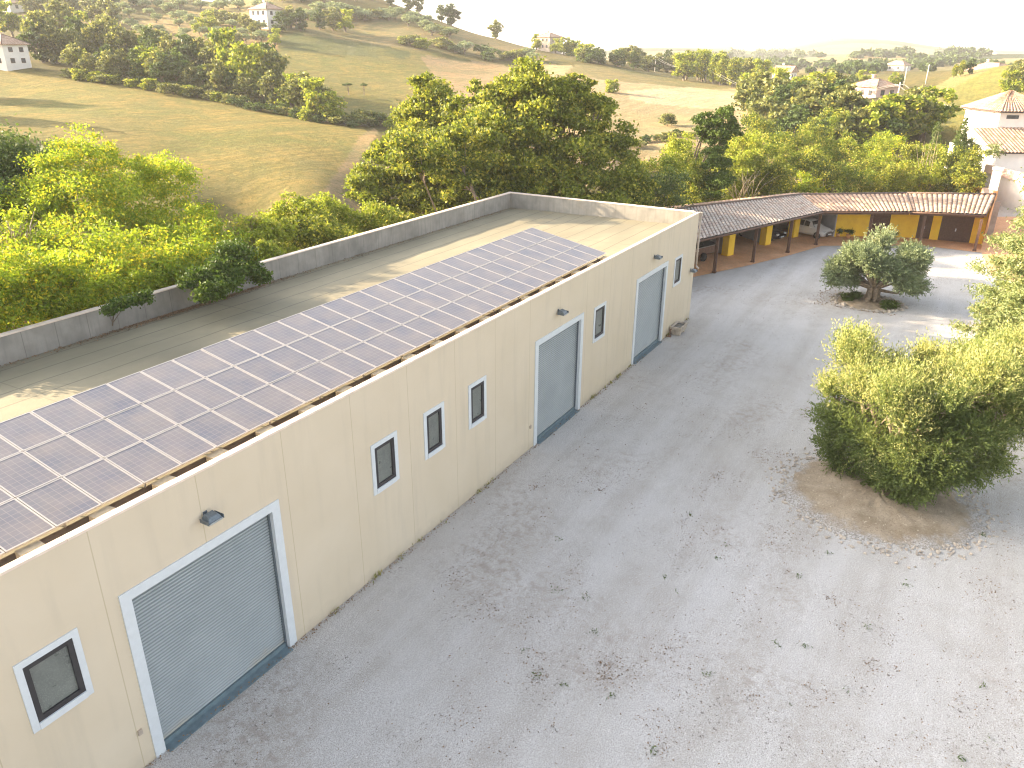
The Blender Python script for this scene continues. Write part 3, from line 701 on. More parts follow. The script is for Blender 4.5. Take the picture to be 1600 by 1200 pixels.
def doorpart(p, q, s0, s1, z1, mat, name, leaves, inset=.10, top=None):
    p = np.array(p, float); q = np.array(q, float); d = (q - p) / np.linalg.norm(q - p); n = np.array([-d[1], d[0]]); a = p + d * s0 + n * inset; b = p + d * s1 + n * inset
    mb = MB(); mb.wallbox(a, b, .05, .04, z1); L = s1 - s0
    for k in range(leaves):
        a2 = a + d * (L * k / leaves + .06); b2 = a + d * (L * (k + 1) / leaves - .06)
        for r in range(3): mb.wallbox(a2 - n * .035, b2 - n * .035, .04, .12 + (z1 - .15) * r / 3, .12 + (z1 - .15) * (r + 1) / 3 - .08)
    o = mb.build(name, mat, CPB)
    hx = (a + b) / 2 - n * .07; mb = MB(); mb.obox((hx[0], hx[1], 1.05), (d[0], d[1], 0), (n[0], n[1], 0), (0, 0, 1), .05, .03, .12)
    h = mb.build('handle', M['rim']); h.parent = o; h.location = -np.array(CPB.location)
    if top:
        for k in (0, 1):
            a2 = a + d * (L * k / 2 + .06); b2 = a + d * (L * (k + 1) / 2 - .06)
            mb = MB(); mb.wallbox(a2 - n * .05, b2 - n * .05, .03, z1 - .62, z1 - .08); g = mb.build('pane', M['white']); g.parent = o; g.location = -np.array(CPB.location)
    return o
WP = [(77.3, -5.95), (79.0, -9.9), (79.4, -15.4)]
wl(WP[0], WP[1], 0, 3.3, M['yellow'], 'wall', openings=[(.55, 2.15, 0, 2.75)])
doorpart(WP[0], WP[1], .55, 2.15, 2.75, M['wood'], 'door', 2, top=True)
wl(WP[1], WP[2], 0, 3.3, M['yellow'], 'wall', openings=[(.25, 1.35, 0, 2.85), (2.05, 4.55, 0, 2.55)])
doorpart(WP[1], WP[2], .25, 1.35, 2.85, M['wood'], 'door', 1)
doorpart(WP[1], WP[2], 2.05, 4.55, 2.55, M['wood'], 'garage_door', 2)
wl((75.75, -3.75), (78.2, -.2), 0, 3.2, M['greywall'], 'partition', th=.15)
wl((69.3, .9), (71.6, 3.6), 0, 3.3, M['greywall'], 'partition', th=.15)
wl((63.8, 2.7), (65.8, 7.2), 0, 3.3, M['greywall'], 'partition', th=.15)
for i in range(4):
    a, b = BK[i], BK[i + 1]; k = .4
    wl((a[0] - .3, a[1] - .5), (b[0] - .3, b[1] - .5), -2.5 if i < 2 else -1, 3.05, M['darkwall'], 'rear_wall', th=.25)
mb = MB(); mb.add([(76.9, -15.42, 0), (84.4, -15.72, 0), (84.4, -15.72, 3.4), (83.4, -15.7, 3.6), (79.4, -15.52, 3.28), (76.9, -15.42, 3.0)], [(0, 1, 2, 3, 4, 5), (5, 4, 3, 2, 1, 0)])
mb.wallbox((79.5, -15.46), (84.3, -15.68), .22, 0, 3.2); mb.build('gable_wall', M['orangewall'], CPB)

# orange garden wall running on from the garage end
GW = empty('garden_wall', (86, -16, 0), 'orange rendered garden wall running uphill beside the garages', 'wall')
mb = MB(); mb.wallbox((84.7, -15.75), (104, -14.2), .35, 0, 2.6); mb.wallbox((84.5, -15.4), (84.8, -15.8), .5, 0, 3.9); mb.build('wall', M['orangewall'], GW)
mb = MB(); mb.wallbox((84.6, -15.9), (104, -14.3), .5, 2.602, 2.7); mb.build('coping', M['tile'], GW)

# cars
def car(name, loc, rz, body, label, L=3.9, W=1.66, H=1.5):
    r = empty(name, loc, label, 'car'); h = L / 2
    st = [(-h, .42, .80, .86, .62), (-h + .12, .28, .92, 1.0, .72), (-h + .45, .24, .95, 1.30, .80), (-h + .9, .24, .96, H, .83), (-.2, .24, .95, H + .02, .83), (.35, .24, .93, H - .06, .83), (h - 1.15, .24, .90, 1.0, .83), (h - .55, .24, .84, .88, .81), (h - .15, .28, .70, .74, .72), (h, .40, .60, .62, .60)]
    V = []; k = W / 1.66
    for (x, zb, zm, zt, hw) in st:
        cabin = zt - zm > .15; tw = hw * (.74 if cabin else .9)
        V += [(x, s * w_ * k, z) for s, w_, z in [(1, hw * .9, zb), (1, hw, zb + .18), (1, hw, zm - .08), (1, hw * .95, zm), (1, tw, zt - .05), (1, tw * .8, zt), (-1, tw * .8, zt), (-1, tw, zt - .05), (-1, hw * .95, zm), (-1, hw, zm - .08), (-1, hw, zb + .18), (-1, hw * .9, zb)]]
    n = 12; Fq = [(i * n + j, i * n + (j + 1) % n, (i + 1) * n + (j + 1) % n, (i + 1) * n + j) for i in range(len(st) - 1) for j in range(n)] + [tuple(range(n)), tuple((len(st) - 1) * n + j for j in range(n))[::-1]]
    mb = MB(); mb.add(V, Fq, smooth=True); mb.build('body', body, r, loc=(0, 0, 0))
    mb = MB()
    def q(i0, i1, j0, j1, push):
        P = [np.array(V[i0 * n + j0]), np.array(V[i1 * n + j0]), np.array(V[i1 * n + j1]), np.array(V[i0 * n + j1])]; c = sum(P) / 4
        P = [c + (p - c) * .86 + np.array(push) for p in P]; mb.add(P, [(0, 1, 2, 3), (3, 2, 1, 0)])
    for i in (2, 3, 4): q(i, i + 1, 3, 4, (0, .015, .01)); q(i, i + 1, 8, 7, (0, -.015, .01))
    mb.build('side_window', M['carglass'], r, loc=(0, 0, 0)); mb = MB()
    P = [np.array(V[5 * n + 4]), np.array(V[6 * n + 3]), np.array(V[6 * n + 8]), np.array(V[5 * n + 7])]; c = sum(P) / 4; P = [c + (p - c) * .9 + np.array((.03, 0, .05)) for p in P]; mb.add(P, [(0, 1, 2, 3), (3, 2, 1, 0)])
    mb.build('windscreen', M['carglass'], r, loc=(0, 0, 0)); mb = MB()
    P = [np.array(V[3 * n + 4]), np.array(V[1 * n + 3]), np.array(V[1 * n + 8]), np.array(V[3 * n + 7])]; c = sum(P) / 4; P = [c + (p - c) * .84 + np.array((-.03, 0, .10)) for p in P]; mb.add(P, [(0, 1, 2, 3), (3, 2, 1, 0)])
    mb.build('rear_window', M['carglass'], r, loc=(0, 0, 0))
    for s in (1, -1):
        mb = MB(); mb.obox((h - .12, s * .55 * k, .66), (1, 0, 0), (0, 1, 0), (0, 0, 1), .10, .15, .08); mb.build('headlight', M['carlight'], r, loc=(0, 0, 0), bevel=.04)
        mb = MB(); mb.obox((-h + .06, s * .60 * k, .82), (1, 0, 0), (0, 1, 0), (0, 0, 1), .07, .09, .14); mb.build('tail_light', M['redlight'], r, loc=(0, 0, 0), bevel=.03)
        mb = MB(); mb.obox((.55, s * .93 * k, .98), (1, 0, 0), (0, 1, 0), (0, 0, 1), .07, .09, .06); mb.build('mirror', body, r, loc=(0, 0, 0), bevel=.02)
        for x in (-h + .72, h - .72):
            mb = MB(); mb.tube([(x, s * (.66 * k), .31), (x, s * (.85 * k), .31)], .31, 20); wv = mb.build('wheel', M['rubber'], r, loc=(0, 0, 0))
            mb = MB(); mb.tube([(x, s * (.80 * k), .31), (x, s * (.862 * k), .31)], .19, 14); rm = mb.build('rim', M['rim']); rm.parent = wv
    mb = MB(); mb.box(h - .03, h + .03, -.5, .5, .36, .52); mb.build('grille', M['blackframe'], r, loc=(0, 0, 0), bevel=.02)
    mb = MB(); mb.box(h + .031, h + .045, -.25, .25, .40, .50); mb.build('number_plate', M['white'], r, loc=(0, 0, 0))
    r.rotation_euler = (0, 0, rz); return r
car('parked_car', (75.0, -1.7, .03), math.radians(-112), M['carwhite'], 'small white hatchback parked under the carport beside the yellow wall')
car('parked_car', (71.7, 1.9, .03), math.radians(-108), M['carblack'], 'black car parked under the carport left of the white hatchback', 4.2, 1.75, 1.45)
# covered trailer in the first bay
TR = empty('trailer', (60.9, 4.6, .03), 'dark covered trailer with a pale rail under the near end of the carport', 'trailer', rz=0)
mb = MB(); mb.box(-1.7, 1.7, -.9, .9, .45, 1.15); mb.build('bed', M['rusty'], TR, loc=(0, 0, 0), bevel=.04)
mb = MB(); mb.add([(-1.72, -.92, 1.152), (1.72, -.92, 1.152), (1.72, .92, 1.152), (-1.72, .92, 1.152), (-1.5, 0, 1.5), (1.5, 0, 1.5)], [(0, 1, 5, 4), (2, 3, 4, 5), (1, 2, 5), (3, 0, 4)]); mb.build('cover', M['carglass'], TR, loc=(0, 0, 0))
mb = MB(); mb.tube([(-1.75, -.97, 1.12), (1.75, -.97, 1.12)], .03, 6); mb.build('rail', M['alu'], TR, loc=(0, 0, 0))
for s in (-1, 1):
    mb = MB(); mb.tube([(0, s * .92, .33), (0, s * 1.1, .33)], .33, 16); mb.build('wheel', M['rubber'], TR, loc=(0, 0, 0))
TR.rotation_euler = (0, 0, math.radians(-19))

# ------------------------------------------------------------------ foliage tools
def leafmesh(name, P, L, W, mats, seed=0, D=None, spread=1.0, extra=None):
    """P centres; D preferred direction (n,3) or None; diamond leaves. extra = MB with wood, material index 1"""
    r = np.random.RandomState(seed); n = len(P)
    a = r.normal(size=(n, 3)); 
    if D is not None: a = D + a * spread * .5
    a /= np.linalg.norm(a, axis=1)[:, None] + 1e-9
    b = np.cross(a, r.normal(size=(n, 3))); b /= np.linalg.norm(b, axis=1)[:, None] + 1e-9
    s = r.uniform(.65, 1.3, (n, 1)); a = a * L / 2 * s; b = b * W / 2 * s
    V = np.stack([P - a, P + b, P + a, P - b], 1).reshape(-1, 3); Fq = np.arange(4 * n).reshape(-1, 4)
    me = bpy.data.meshes.new(name); nv0 = len(V)
    if extra is not None and extra.v:
        V2 = np.array(extra.v); V = np.r_[V, V2]; quads = [q for q in extra.f if len(q) == 4]; Fq = np.r_[Fq, np.array(quads) + nv0]
    fastmesh(me, V, Fq)
    v = r.uniform(0, 1, len(Fq)).astype(np.float32)
    at_ = me.attributes.new('v', 'FLOAT', 'FACE'); at_.data.foreach_set('value', v)
    for m_ in mats: me.materials.append(m_)
    if extra is not None and extra.v:
        mi = np.zeros(len(Fq), np.int32); mi[n:] = 1; me.polygons.foreach_set('material_index', mi)
    return me
def crown_pts(r, lobes, n, sub=16, sig=.2, low=.35):
    """lobes (cx,cy,cz,rad[,squash]); leaf clumps on and inside every lobe"""
    w_ = np.array([l[3] ** 2 for l in lobes]); w_ = w_ / w_.sum(); out = []
    for l, f in zip(lobes, w_):
        m = int(n * f) + 1; R = l[3]; sq = l[4] if len(l) > 4 else .8
        dv = r.normal(size=(sub, 3)); dv[:, 2] = np.where(dv[:, 2] < -.2, dv[:, 2] * low, dv[:, 2]); dv /= np.linalg.norm(dv, axis=1)[:, None]
        c = dv * r.uniform(.5, 1.0, (sub, 1)) * R; k = r.randint(0, sub, m)
        sz = r.uniform(.6, 1.35, sub)[k][:, None]
        p = c[k] + r.normal(size=(m, 3)) * sig * R * sz * np.array([1, 1, .7]); p[:, 2] *= sq
        out.append(p + np.array(l[:3]))
    return np.concatenate(out)
def limb_tree(mb, base, lobes, r0, r, fork=.4, m=0):
    base = np.array(base, float); c = np.mean([l[:3] for l in lobes], 0)
    fk = base + (c - base) * fork; fk[:2] = base[:2] + (c - base)[:2] * fork * .6
    mid = (base + fk) / 2 + r.normal(size=3) * r0 * .4
    mb.tube([base - (0, 0, .3), base + (0, 0, .15), mid, fk], [r0 * 1.6, r0 * 1.15, r0, r0 * .85], 8, m, cap=False)
    for l in lobes:
        e = np.array(l[:3]); q = fk + (e - fk) * .5 + r.normal(size=3) * np.linalg.norm(e - fk) * .1; q[2] += .08 * np.linalg.norm(e - fk)
        mb.tube([fk, q, e], [r0 * .55, r0 * .32, r0 * .1], 5, m, cap=False)
        for _ in range(3):
            g = r.normal(size=3); g /= np.linalg.norm(g); mb.tube([q + (e - q) * .5, e + g * l[3] * .7], [r0 * .16, r0 * .05], 4, m, cap=False)
    return mb

# ---- unit-height tree prototypes (base at z=0, height 1)
def proto(kind, seed, n, L, W, mat, parts):
    r = np.random.RandomState(seed); lobes = []
    if kind == 'broad':
        for i in range(13):
            a = r.uniform(0, 2 * PI); z = r.uniform(.18, .80); rad = .30 * math.sin(PI * (z - .12) / .9) ; q = rad * math.sqrt(r.uniform(.15, 1))
            lobes.append((q * math.cos(a), q * math.sin(a), z, r.uniform(.13, .20)))
        lobes.append((0, 0, .82, .16))
    elif kind == 'olive':
        for i in range(9):
            a = 2 * PI * i / 9 + r.uniform(-.3, .3); q = r.uniform(.2, .42); lobes.append((q * math.cos(a), q * math.sin(a), r.uniform(.45, .74), r.uniform(.18, .26)))
        lobes.append((0, 0, .72, .26))
    elif kind == 'bush':
        for i in range(9):
            a = r.uniform(0, 2 * PI); q = r.uniform(.1, .45); lobes.append((q * math.cos(a), q * math.sin(a), r.uniform(.2, .65), r.uniform(.22, .34)))
    elif kind == 'poplar':
        for i in range(10): z = .2 + .07 * i; lobes.append((r.uniform(-.05, .05), r.uniform(-.05, .05), z, .13 * math.sin(PI * (z - .05) / 1.02) + .04, 1.0))
    elif kind == 'cypress':
        for i in range(14): z = .06 + .065 * i; lobes.append((r.uniform(-.01, .01), r.uniform(-.01, .01), z, .075 * min(1, (1 - z) * 2.2 + .12), 1.1))
    elif kind == 'umbrella':
        for i in range(9):
            a = r.uniform(0, 2 * PI); q = r.uniform(0, .34); lobes.append((q * math.cos(a), q * math.sin(a), .84 - q * .25, .15, .55))
    sig = {'cypress': .35, 'poplar': .28}.get(kind, .2)
    P = crown_pts(r, lobes, n, sub={'cypress': 10, 'poplar': 12}.get(kind, 12), sig=sig)
    P[:, 2] = np.maximum(P[:, 2], .02)
    wb = MB(); limb_tree(wb, (0, 0, 0), lobes[:7], {'bush': .015, 'olive': .05, 'cypress': .015}.get(kind, .028), r, .35)
    if parts:
        cm = leafmesh(kind + '_crown', P, L, W, [mat], seed); to = wb.build('trunk_proto', M['bark']); tm = to.data; bpy.data.objects.remove(to); return (cm, tm)
    return leafmesh(kind + '_tree', P, L, W, [mat, M['bark']], seed, extra=wb)
PN = {}      # near/mid prototypes with parts
for k, (kind, seed, n, L, W, mt) in {'broadA': ('broad', 11, 15000, .034, .024, 'oak'), 'broadB': ('broad', 12, 15000, .034, .024, 'oak'), 'broadC': ('broad', 13, 14000, .036, .022, 'bright'), 'broadD': ('broad', 17, 14000, .034, .024, 'oakb'),
     'bushA': ('bush', 21, 9000, .06, .038, 'bright'), 'bushB': ('bush', 22, 9000, .06, .038, 'oak'), 'bushC': ('bush', 23, 9000, .05, .03, 'oakb'),
     'poplarA': ('poplar', 31, 9000, .03, .018, 'bright'), 'cypress': ('cypress', 41, 12000, .022, .01, 'cypress')}.items():
    PN[k] = proto(kind, seed, n, L, W, M[mt], True)
PF = {}
for k, (kind, seed, n, L, W, mt) in {'broadA': ('broad', 51, 3200, .065, .045, 'oakfar'), 'broadB': ('broad', 52, 3200, .065, .045, 'oakb'), 'broadC': ('broad', 53, 3200, .065, .045, 'bright'), 'oliveA': ('olive', 54, 2200, .09, .05, 'olive'), 'oliveB': ('olive', 55, 2200, .09, .05, 'olive'),
     'bushA': ('bush', 56, 1800, .11, .07, 'oakfar'), 'bushB': ('bush', 57, 1800, .11, .07, 'bright'), 'bushC': ('bush', 58, 1800, .11, .07, 'oakb'), 'umbrella': ('umbrella', 59, 2200, .06, .04, 'oakb'), 'poplar': ('poplar', 60, 2200, .06, .04, 'oak')}.items():
    PF[k] = proto(kind, seed, n, L, W, M[mt], False)
def near_tree(k, loc, h, wd, label, name='tree', cat='tree', group=None, sink=.1):
    e = empty(name, (loc[0], loc[1], loc[2] - sink), label, cat, group, RND.uniform(0, 6.28)); e.scale = (h * wd, h * wd, h)
    cm, tm = PN[k]; link('crown', cm, e); link('trunk', tm, e); return e
def far_tree(k, loc, h, wd, label, name='tree', cat='tree', group=None):
    o = link(name, PF[k]); o.location = (loc[0], loc[1], loc[2] - .15 * h * .3); o.scale = (h * wd, h * wd, h); o.rotation_euler = (0, 0, RND.uniform(0, 6.28)); return tag(o, label, cat, group)

# ------------------------------------------------------------------ olive trees of the yard (shoots with narrow leaves)
def olive(name, base, lobes, trunk_r, mat, label, nshoot, L, W, seed, fork):
    r = np.random.RandomState(seed); T = empty(name, tuple(base), label, 'tree'); P = []; D = []; TV = []; b0 = np.array(base)
    for (cx, cy, cz, R, up) in lobes:
        m = int(nshoot * R * R); dv = r.normal(size=(m, 3)); dv /= np.linalg.norm(dv, axis=1)[:, None]
        if up > .7: R = R * .85
        s0 = np.array([cx, cy, cz]) + dv * R * r.uniform(.1, .9, (m, 1)) * np.array([1, 1, .8])
        dr = dv * (.5 if up > .7 else .75) + np.array([0, 0, up]) + r.normal(size=(m, 3)) * .28; dr /= np.linalg.norm(dr, axis=1)[:, None]
        ln = r.uniform(.35, .9, (m, 1)) * (.35 + .45 * R) * (2.1 if up > .7 else 1)
        for q in range(13):
            f = (q + r.uniform(0, 1, (m, 1))) / 13; TV.append((r.uniform(0, .62, (m, 1)) + (.42 * f if up > .7 else 0))[:, 0]); P.append(s0 + dr * ln * f + r.normal(size=(m, 3)) * .022 * (L / .1)); D.append(dr + np.array([0, 0, .1]))  # leaf tone rises along upward shoots: sunlit tips painted into the colour
    P = np.concatenate(P); D = np.concatenate(D)
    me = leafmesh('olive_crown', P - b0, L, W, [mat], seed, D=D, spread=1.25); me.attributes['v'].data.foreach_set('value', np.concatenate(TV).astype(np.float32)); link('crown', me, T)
    wb = MB(); lo = [(l[0], l[1], l[2], l[3]) for l in lobes]
    fk = b0 + np.array([0, 0, fork])
    for a_ in np.linspace(0, 2 * PI, 6)[:-1]:
        o_ = np.array([math.cos(a_), math.sin(a_), 0]) * trunk_r
        wb.tube([b0 + o_ * 1.5 - (0, 0, .1), b0 + o_ * .8 + (0, 0, fork * .35), fk + o_ * .7], [trunk_r * .55, trunk_r * .5, trunk_r * .5], 8, cap=False)
    for l in lo:
        e = np.array(l[:3]); q = fk + (e - fk) * .5 + r.normal(size=3) * .25; wb.tube([fk - (0, 0, .15), q, e], [trunk_r * .38, trunk_r * .2, trunk_r * .07], 6, cap=False)
        for _ in range(5):
            g = r.normal(size=3); g /= np.linalg.norm(g); wb.tube([q + (e - q) * .6, e + g * l[3] * .8], [trunk_r * .09, trunk_r * .03], 4, cap=False)
    wb.build('trunk', M['barkg'], T); return T
def A(px, py, d, R, up): q = at(px, py, d); return (q[0], q[1], q[2], R, up)
big = [A(1335,565,31.6,.95,1.1), A(1352,612,30.3,1.0,1.0), A(1300,612,31.2,.65,.8), A(1445,565,33.2,.6,1.2), A(1398,632,28.9,1.05,1.1), A(1418,660,28.6,.8,.9), A(1488,632,28.8,.62,1.1),
       A(1548,605,30.2,1.15,1.0), A(1588,640,30.8,.9,1.0), A(1503,565,33.6,.6,1.1), A(1435,762,28.3,.55,-.6), A(1298,690,30.4,.7,-.2), A(1322,722,30.0,.7,-.3), A(1368,748,29.3,.6,-.4), A(1550,715,29.6,.7,-.3), A(1518,735,29.2,.6,-.4), A(1410,770,28.6,.5,-.6), A(1395,742,28.4,.7,-.4), A(1482,738,28.6,.6,-.4), A(1430,725,28.6,.9,-.2), A(1440,590,32.6,.9,.5), A(1475,575,32.8,.6,1.2), A(1385,585,32.2,.7,1.1), A(1500,600,31.5,.9,.8), A(1455,650,29.5,.9,.5), A(1330,545,32.4,.7,1.2), A(1530,570,31.8,.7,1.1), A(1600,560,33,.9,1.1), A(1420,610,30.5,.9,.9), A(1565,560,33.2,.75,1.1), A(1610,600,31.5,1.0,1.0),
       A(1300,650,30.6,.75,.1), A(1338,675,29.9,.95,0), A(1372,700,29.2,.95,-.1), A(1425,710,28.7,.95,-.1), A(1452,748,28.5,.5,-.5), A(1475,700,28.7,.85,-.1), A(1515,675,29.2,.85,0), A(1555,675,29.8,.7,-.1),
       A(1400,670,30.8,1.0,.2), A(1480,660,31.2,1.0,.2), A(1345,640,32.2,.8,.3), A(1590,660,31.5,.7,0), A(1530,640,31.6,.9,.3), A(1430,735,30.0,.8,-.3)]
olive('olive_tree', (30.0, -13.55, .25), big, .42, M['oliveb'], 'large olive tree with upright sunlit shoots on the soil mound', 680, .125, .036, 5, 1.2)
sm = []; rs = np.random.RandomState(8)
for i in range(22):
    a_ = rs.uniform(0, 2 * PI); q = 2.45 * math.sqrt(rs.uniform(.05, 1)); z = rs.uniform(2.0, 3.75) - .12 * q; sm.append((55.9 + q * math.cos(a_), -9.45 + q * math.sin(a_), z, rs.uniform(.6, .95), .5 if z > 2.8 else .05))
for i in range(12):
    a_ = 2 * PI * i / 12; q = rs.uniform(2.1, 2.7); 
    if abs(a_ - PI) > 1.0: sm.append((55.9 + q * math.cos(a_), -9.45 + q * math.sin(a_), rs.uniform(1.35, 2.3), rs.uniform(.6, .85), .1))
sm += [(55.9, -9.4, 3.9, .8, .8), (55.4, -7.2, 2.2, .7, -.2), (56.2, -11.7, 2.6, .7, .2), (55, -8.2, 1.6, .55, -.5)]
olive('olive_tree', (55.7, -9.5, .1), sm, .36, M['olive'], 'round grey-green olive tree with thick gnarled trunk in front of the garages', 430, .16, .055, 6, 1.0)

# mounds, stone rings
def mound(cx, cy, rx, ry, h, name, label):
    V = [(cx, cy, h)]; n, m = 64, 14; r = np.random.RandomState(4)
    for j in range(1, m + 1):
        f = j / m
        for i in range(n):
            a = 2 * PI * i / n; k = 1 + .07 * math.sin(3 * a + 1) + .04 * math.sin(7 * a) + (.03 * r.normal() if j > m - 2 else 0)
            V.append((cx + rx * f * k * math.cos(a), cy + ry * f * k * math.sin(a), h * (1 - f ** 2.4) - .03 * (f > .98) + .03 * r.normal() * (f < .97)))
    Fq = [(0, 1 + i, 1 + (i + 1) % n) for i in range(n)] + [(1 + (j - 1) * n + i, 1 + j * n + i, 1 + j * n + (i + 1) % n, 1 + (j - 1) * n + (i + 1) % n) for j in range(1, m) for i in range(n)]
    mb = MB(); mb.add(V, Fq, smooth=True); o = mb.build(name, M['soil'], loc=(cx, cy, 0)); tag(o, kind='structure'); return o
mound(29.0, -13.2, 3.55, 3.35, .42, 'soil_mound', '')
mound(55.6, -9.3, 1.9, 2.1, .16, 'soil_bed', '')
def stones(cx, cy, rx, ry, n, smin, smax, seed, name, label, band=.08, arc=(0, 2 * PI)):
    r = np.random.RandomState(seed); mb = MB()
    ico = bmesh.new(); bmesh.ops.create_icosphere(ico, subdivisions=1, radius=1); iv = np.array([v.co[:] for v in ico.verts]); ifc = [tuple(v.index for v in f.verts) for f in ico.faces]; ico.free()
    for i in range(n):
        a = r.uniform(*arc); k = 1 + r.normal() * band; s = r.uniform(smin, smax)
        P = iv * (1 + .25 * r.normal(size=(len(iv), 1))) * s * np.array([1, r.uniform(.6, 1), r.uniform(.45, .75)])
        mb.add(P + np.array([cx + rx * k * math.cos(a), cy + ry * k * math.sin(a), s * .25]), ifc)
    o = mb.build(name, M['stone'], loc=(cx, cy, 0)); return tag(o, label, 'stones', kind='stuff')
stones(29.0, -13.2, 3.55, 3.4, 900, .025, .085, 1, 'stone_edging', 'loose stones ringing the soil mound of the large olive', .10)
stones(29.0, -13.2, 2.7, 2.6, 500, .02, .05, 2, 'pebbles', 'small pebbles scattered on the soil mound', .3)
stones(55.6, -9.3, 2.0, 2.2, 110, .08, .19, 3, 'stone_border', 'rough stones bordering the bed of the smaller olive', .04)

# leaf litter and debris (uncountable)
def litter(name, P, L, mat, label, seed, cat):
    D = np.random.RandomState(seed).normal(size=(len(P), 3)) * np.array([1, 1, .15]); me = leafmesh(name, np.asarray(P), L, L * .55, [mat], seed, D=D * 3, spread=.6)
    return tag(link(name, me), label, cat, kind='stuff')
r = np.random.RandomState(12); P = []
for k in range(95):
    c = onz(r.uniform(700, 1600), r.uniform(640, 1200)); m = r.randint(6, 60); s = r.uniform(.15, .8)
    if poly_sd(np.array([c[:2]]), [(WX0, -.2), (WX1, -.2), (WX1, 15), (WX0, 15)])[0] < .2 or math.hypot(c[0] - 29, c[1] + 13.4) < 3.6: continue
    q = np.c_[c[0] + r.normal(size=m) * s, c[1] + r.normal(size=m) * s * .7, r.uniform(.006, .02, m)]; P.append(q)
q = np.c_[r.uniform(6, 60, 2600), r.uniform(-28, -.5, 2600), r.uniform(.005, .02, 2600)]; P.append(q)
litter('leaf_litter', np.concatenate(P), .055, M['litter'], 'brown leaf bits scattered over the gravel yard', 3, 'leaf litter')
q = np.c_[r.uniform(2, 46, 1500), -.03 - np.abs(r.normal(size=1500)) * .10, r.uniform(.01, .05, 1500)]
litter('wall_foot_debris', q, .06, M['litter'], 'dry leaves gathered along the foot of the warehouse wall', 4, 'leaf litter')
q = np.c_[np.r_[r.uniform(2, 45, 1500), r.normal(20, 2.2, 2500)], WD - .3 - np.abs(r.normal(size=4000)) * .16, np.full(4000, 5.67) + r.uniform(0, .04, 4000)]
litter('roof_leaf_litter', q, .07, M['litter'], 'dead leaves lying against the roof parapet', 5, 'leaf litter')
q = np.c_[r.uniform(-2.1, 2.1, 700) + 55.4, r.uniform(-2.6, 2.6, 700) - 8.6, np.full(700, .02)]
q = q[np.hypot(q[:, 0] - 55.6, q[:, 1] + 9.3) > 1.8]; litter('olive_leaf_litter', q, .10, M['litter'], 'reddish leaves on the gravel beside the smaller olive', 6, 'leaf litter')
# weeds at the wall foot
q = []
for k in range(26):
    x = r.choice([r.uniform(12.5, 25.6), r.uniform(30.6, 36.5), r.uniform(41.5, 46)]); m = r.randint(6, 26); q.append(np.c_[x + r.normal(size=m) * .12, -.05 - np.abs(r.normal(size=m)) * .06, r.uniform(.02, .16, m)])
q = np.concatenate(q); me = leafmesh('weeds', q, .13, .03, [M['grassy']], 9, D=np.tile([0, 0, 1.0], (len(q), 1)), spread=.9); tag(link('weeds', me), 'small weeds sprouting along the foot of the warehouse wall', 'weeds', kind='stuff')
q = []
for k in range(30):
    c = onz(r.uniform(800, 1600), r.uniform(800, 1200)); m = r.randint(5, 22); q.append(np.c_[c[0] + r.normal(size=m) * .07, c[1] + r.normal(size=m) * .07, r.uniform(.01, .06, m)])
q = np.concatenate(q); me = leafmesh('yard_weeds', q, .09, .025, [M['vine']], 10, D=np.tile([0, 0, .5], (len(q), 1)), spread=1.4); tag(link('yard_weeds', me), 'tiny green weeds dotted over the open gravel', 'weeds', kind='stuff')

# low green plants by the smaller olive, potted plants by the yellow wall
for (px_, py_, s, lb) in [(1334, 470, .95, 'low bright green shrub left of the smaller olive trunk'), (1391, 482, .8, 'low bright green shrub right of the smaller olive trunk')]:
    q = onz(px_, py_); r2 = np.random.RandomState(int(px_)); P = crown_pts(r2, [(0, 0, .25, .5 * s), (.4 * s, .1, .2, .4 * s), (-.3 * s, .4 * s, .2, .45 * s)], 2600, sig=.25); P[:, 2] = np.abs(P[:, 2])
    o = link('shrub', leafmesh('shrub', P, .11, .05, [M['vine']], 5)); o.location = q; tag(o, lb, 'shrub', 'shrubs around the smaller olive')
for (x, y, lb) in [(76.0, -4.9, 'potted plant at the left end of the yellow wall'), (77.4, -8.4, 'potted plant by the yellow wall between the two brown doors'), (75.9, -4.0, 'dark potted plant beside the open carport bay')]:
    e = empty('potted_plant', (x, y, .03), lb, 'plant', 'potted plants at the yellow wall')
    mb = MB(); mb.tube([(0, 0, 0), (0, 0, .3)], [.15, .21], 12); mb.build('pot', M['orangewall'], e, loc=(0, 0, 0))
    P = crown_pts(np.random.RandomState(3), [(0, 0, .55, .33)], 500, sig=.3); link('foliage', leafmesh('foliage', P, .14, .05, [M['vine']], 3), e)

# ------------------------------------------------------------------ conifer at the right edge
def special(name, label, base, lobes, n, L, W, mat, r0, seed, sub=16, sig=.2, group=None, cat='tree', fork=.4, low=.35, nl=12):
    if base[0] < 60 and cat != 'climbing plant' and base[1] > 13: lobes = [((l[0], max(l[1], 13.5 + .75 * l[3]), *l[2:]) if l[0] < 47.5 else l) for l in lobes]
    r = np.random.RandomState(seed); T = empty(name, tuple(base), label, cat, group); b = np.array(base, float)
    P = crown_pts(r, lobes, n, sub, sig, low) - b
    if b[0] < 60 and cat != 'climbing plant' and b[1] > 13: P = P[(P[:, 1] + b[1] > 13.32) | (P[:, 0] + b[0] > 46.6)]
    link('crown', leafmesh(name + '_crown', P, L, W, [mat], seed), T)
    wb = MB(); pick = [lobes[i] for i in r.permutation(len(lobes))[:nl]]; limb_tree(wb, b, pick, r0, r, fork); wb.build('trunk', M['bark'], T); return T
r = np.random.RandomState(77); lb = []
prof = [(.7, 3.4), (1.6, 4.2), (2.8, 4.8), (4.0, 5.1), (5.6, 5.3), (7.2, 5.0), (8.8, 4.4), (10.4, 3.5), (12.0, 2.3), (13.2, 1.0)]
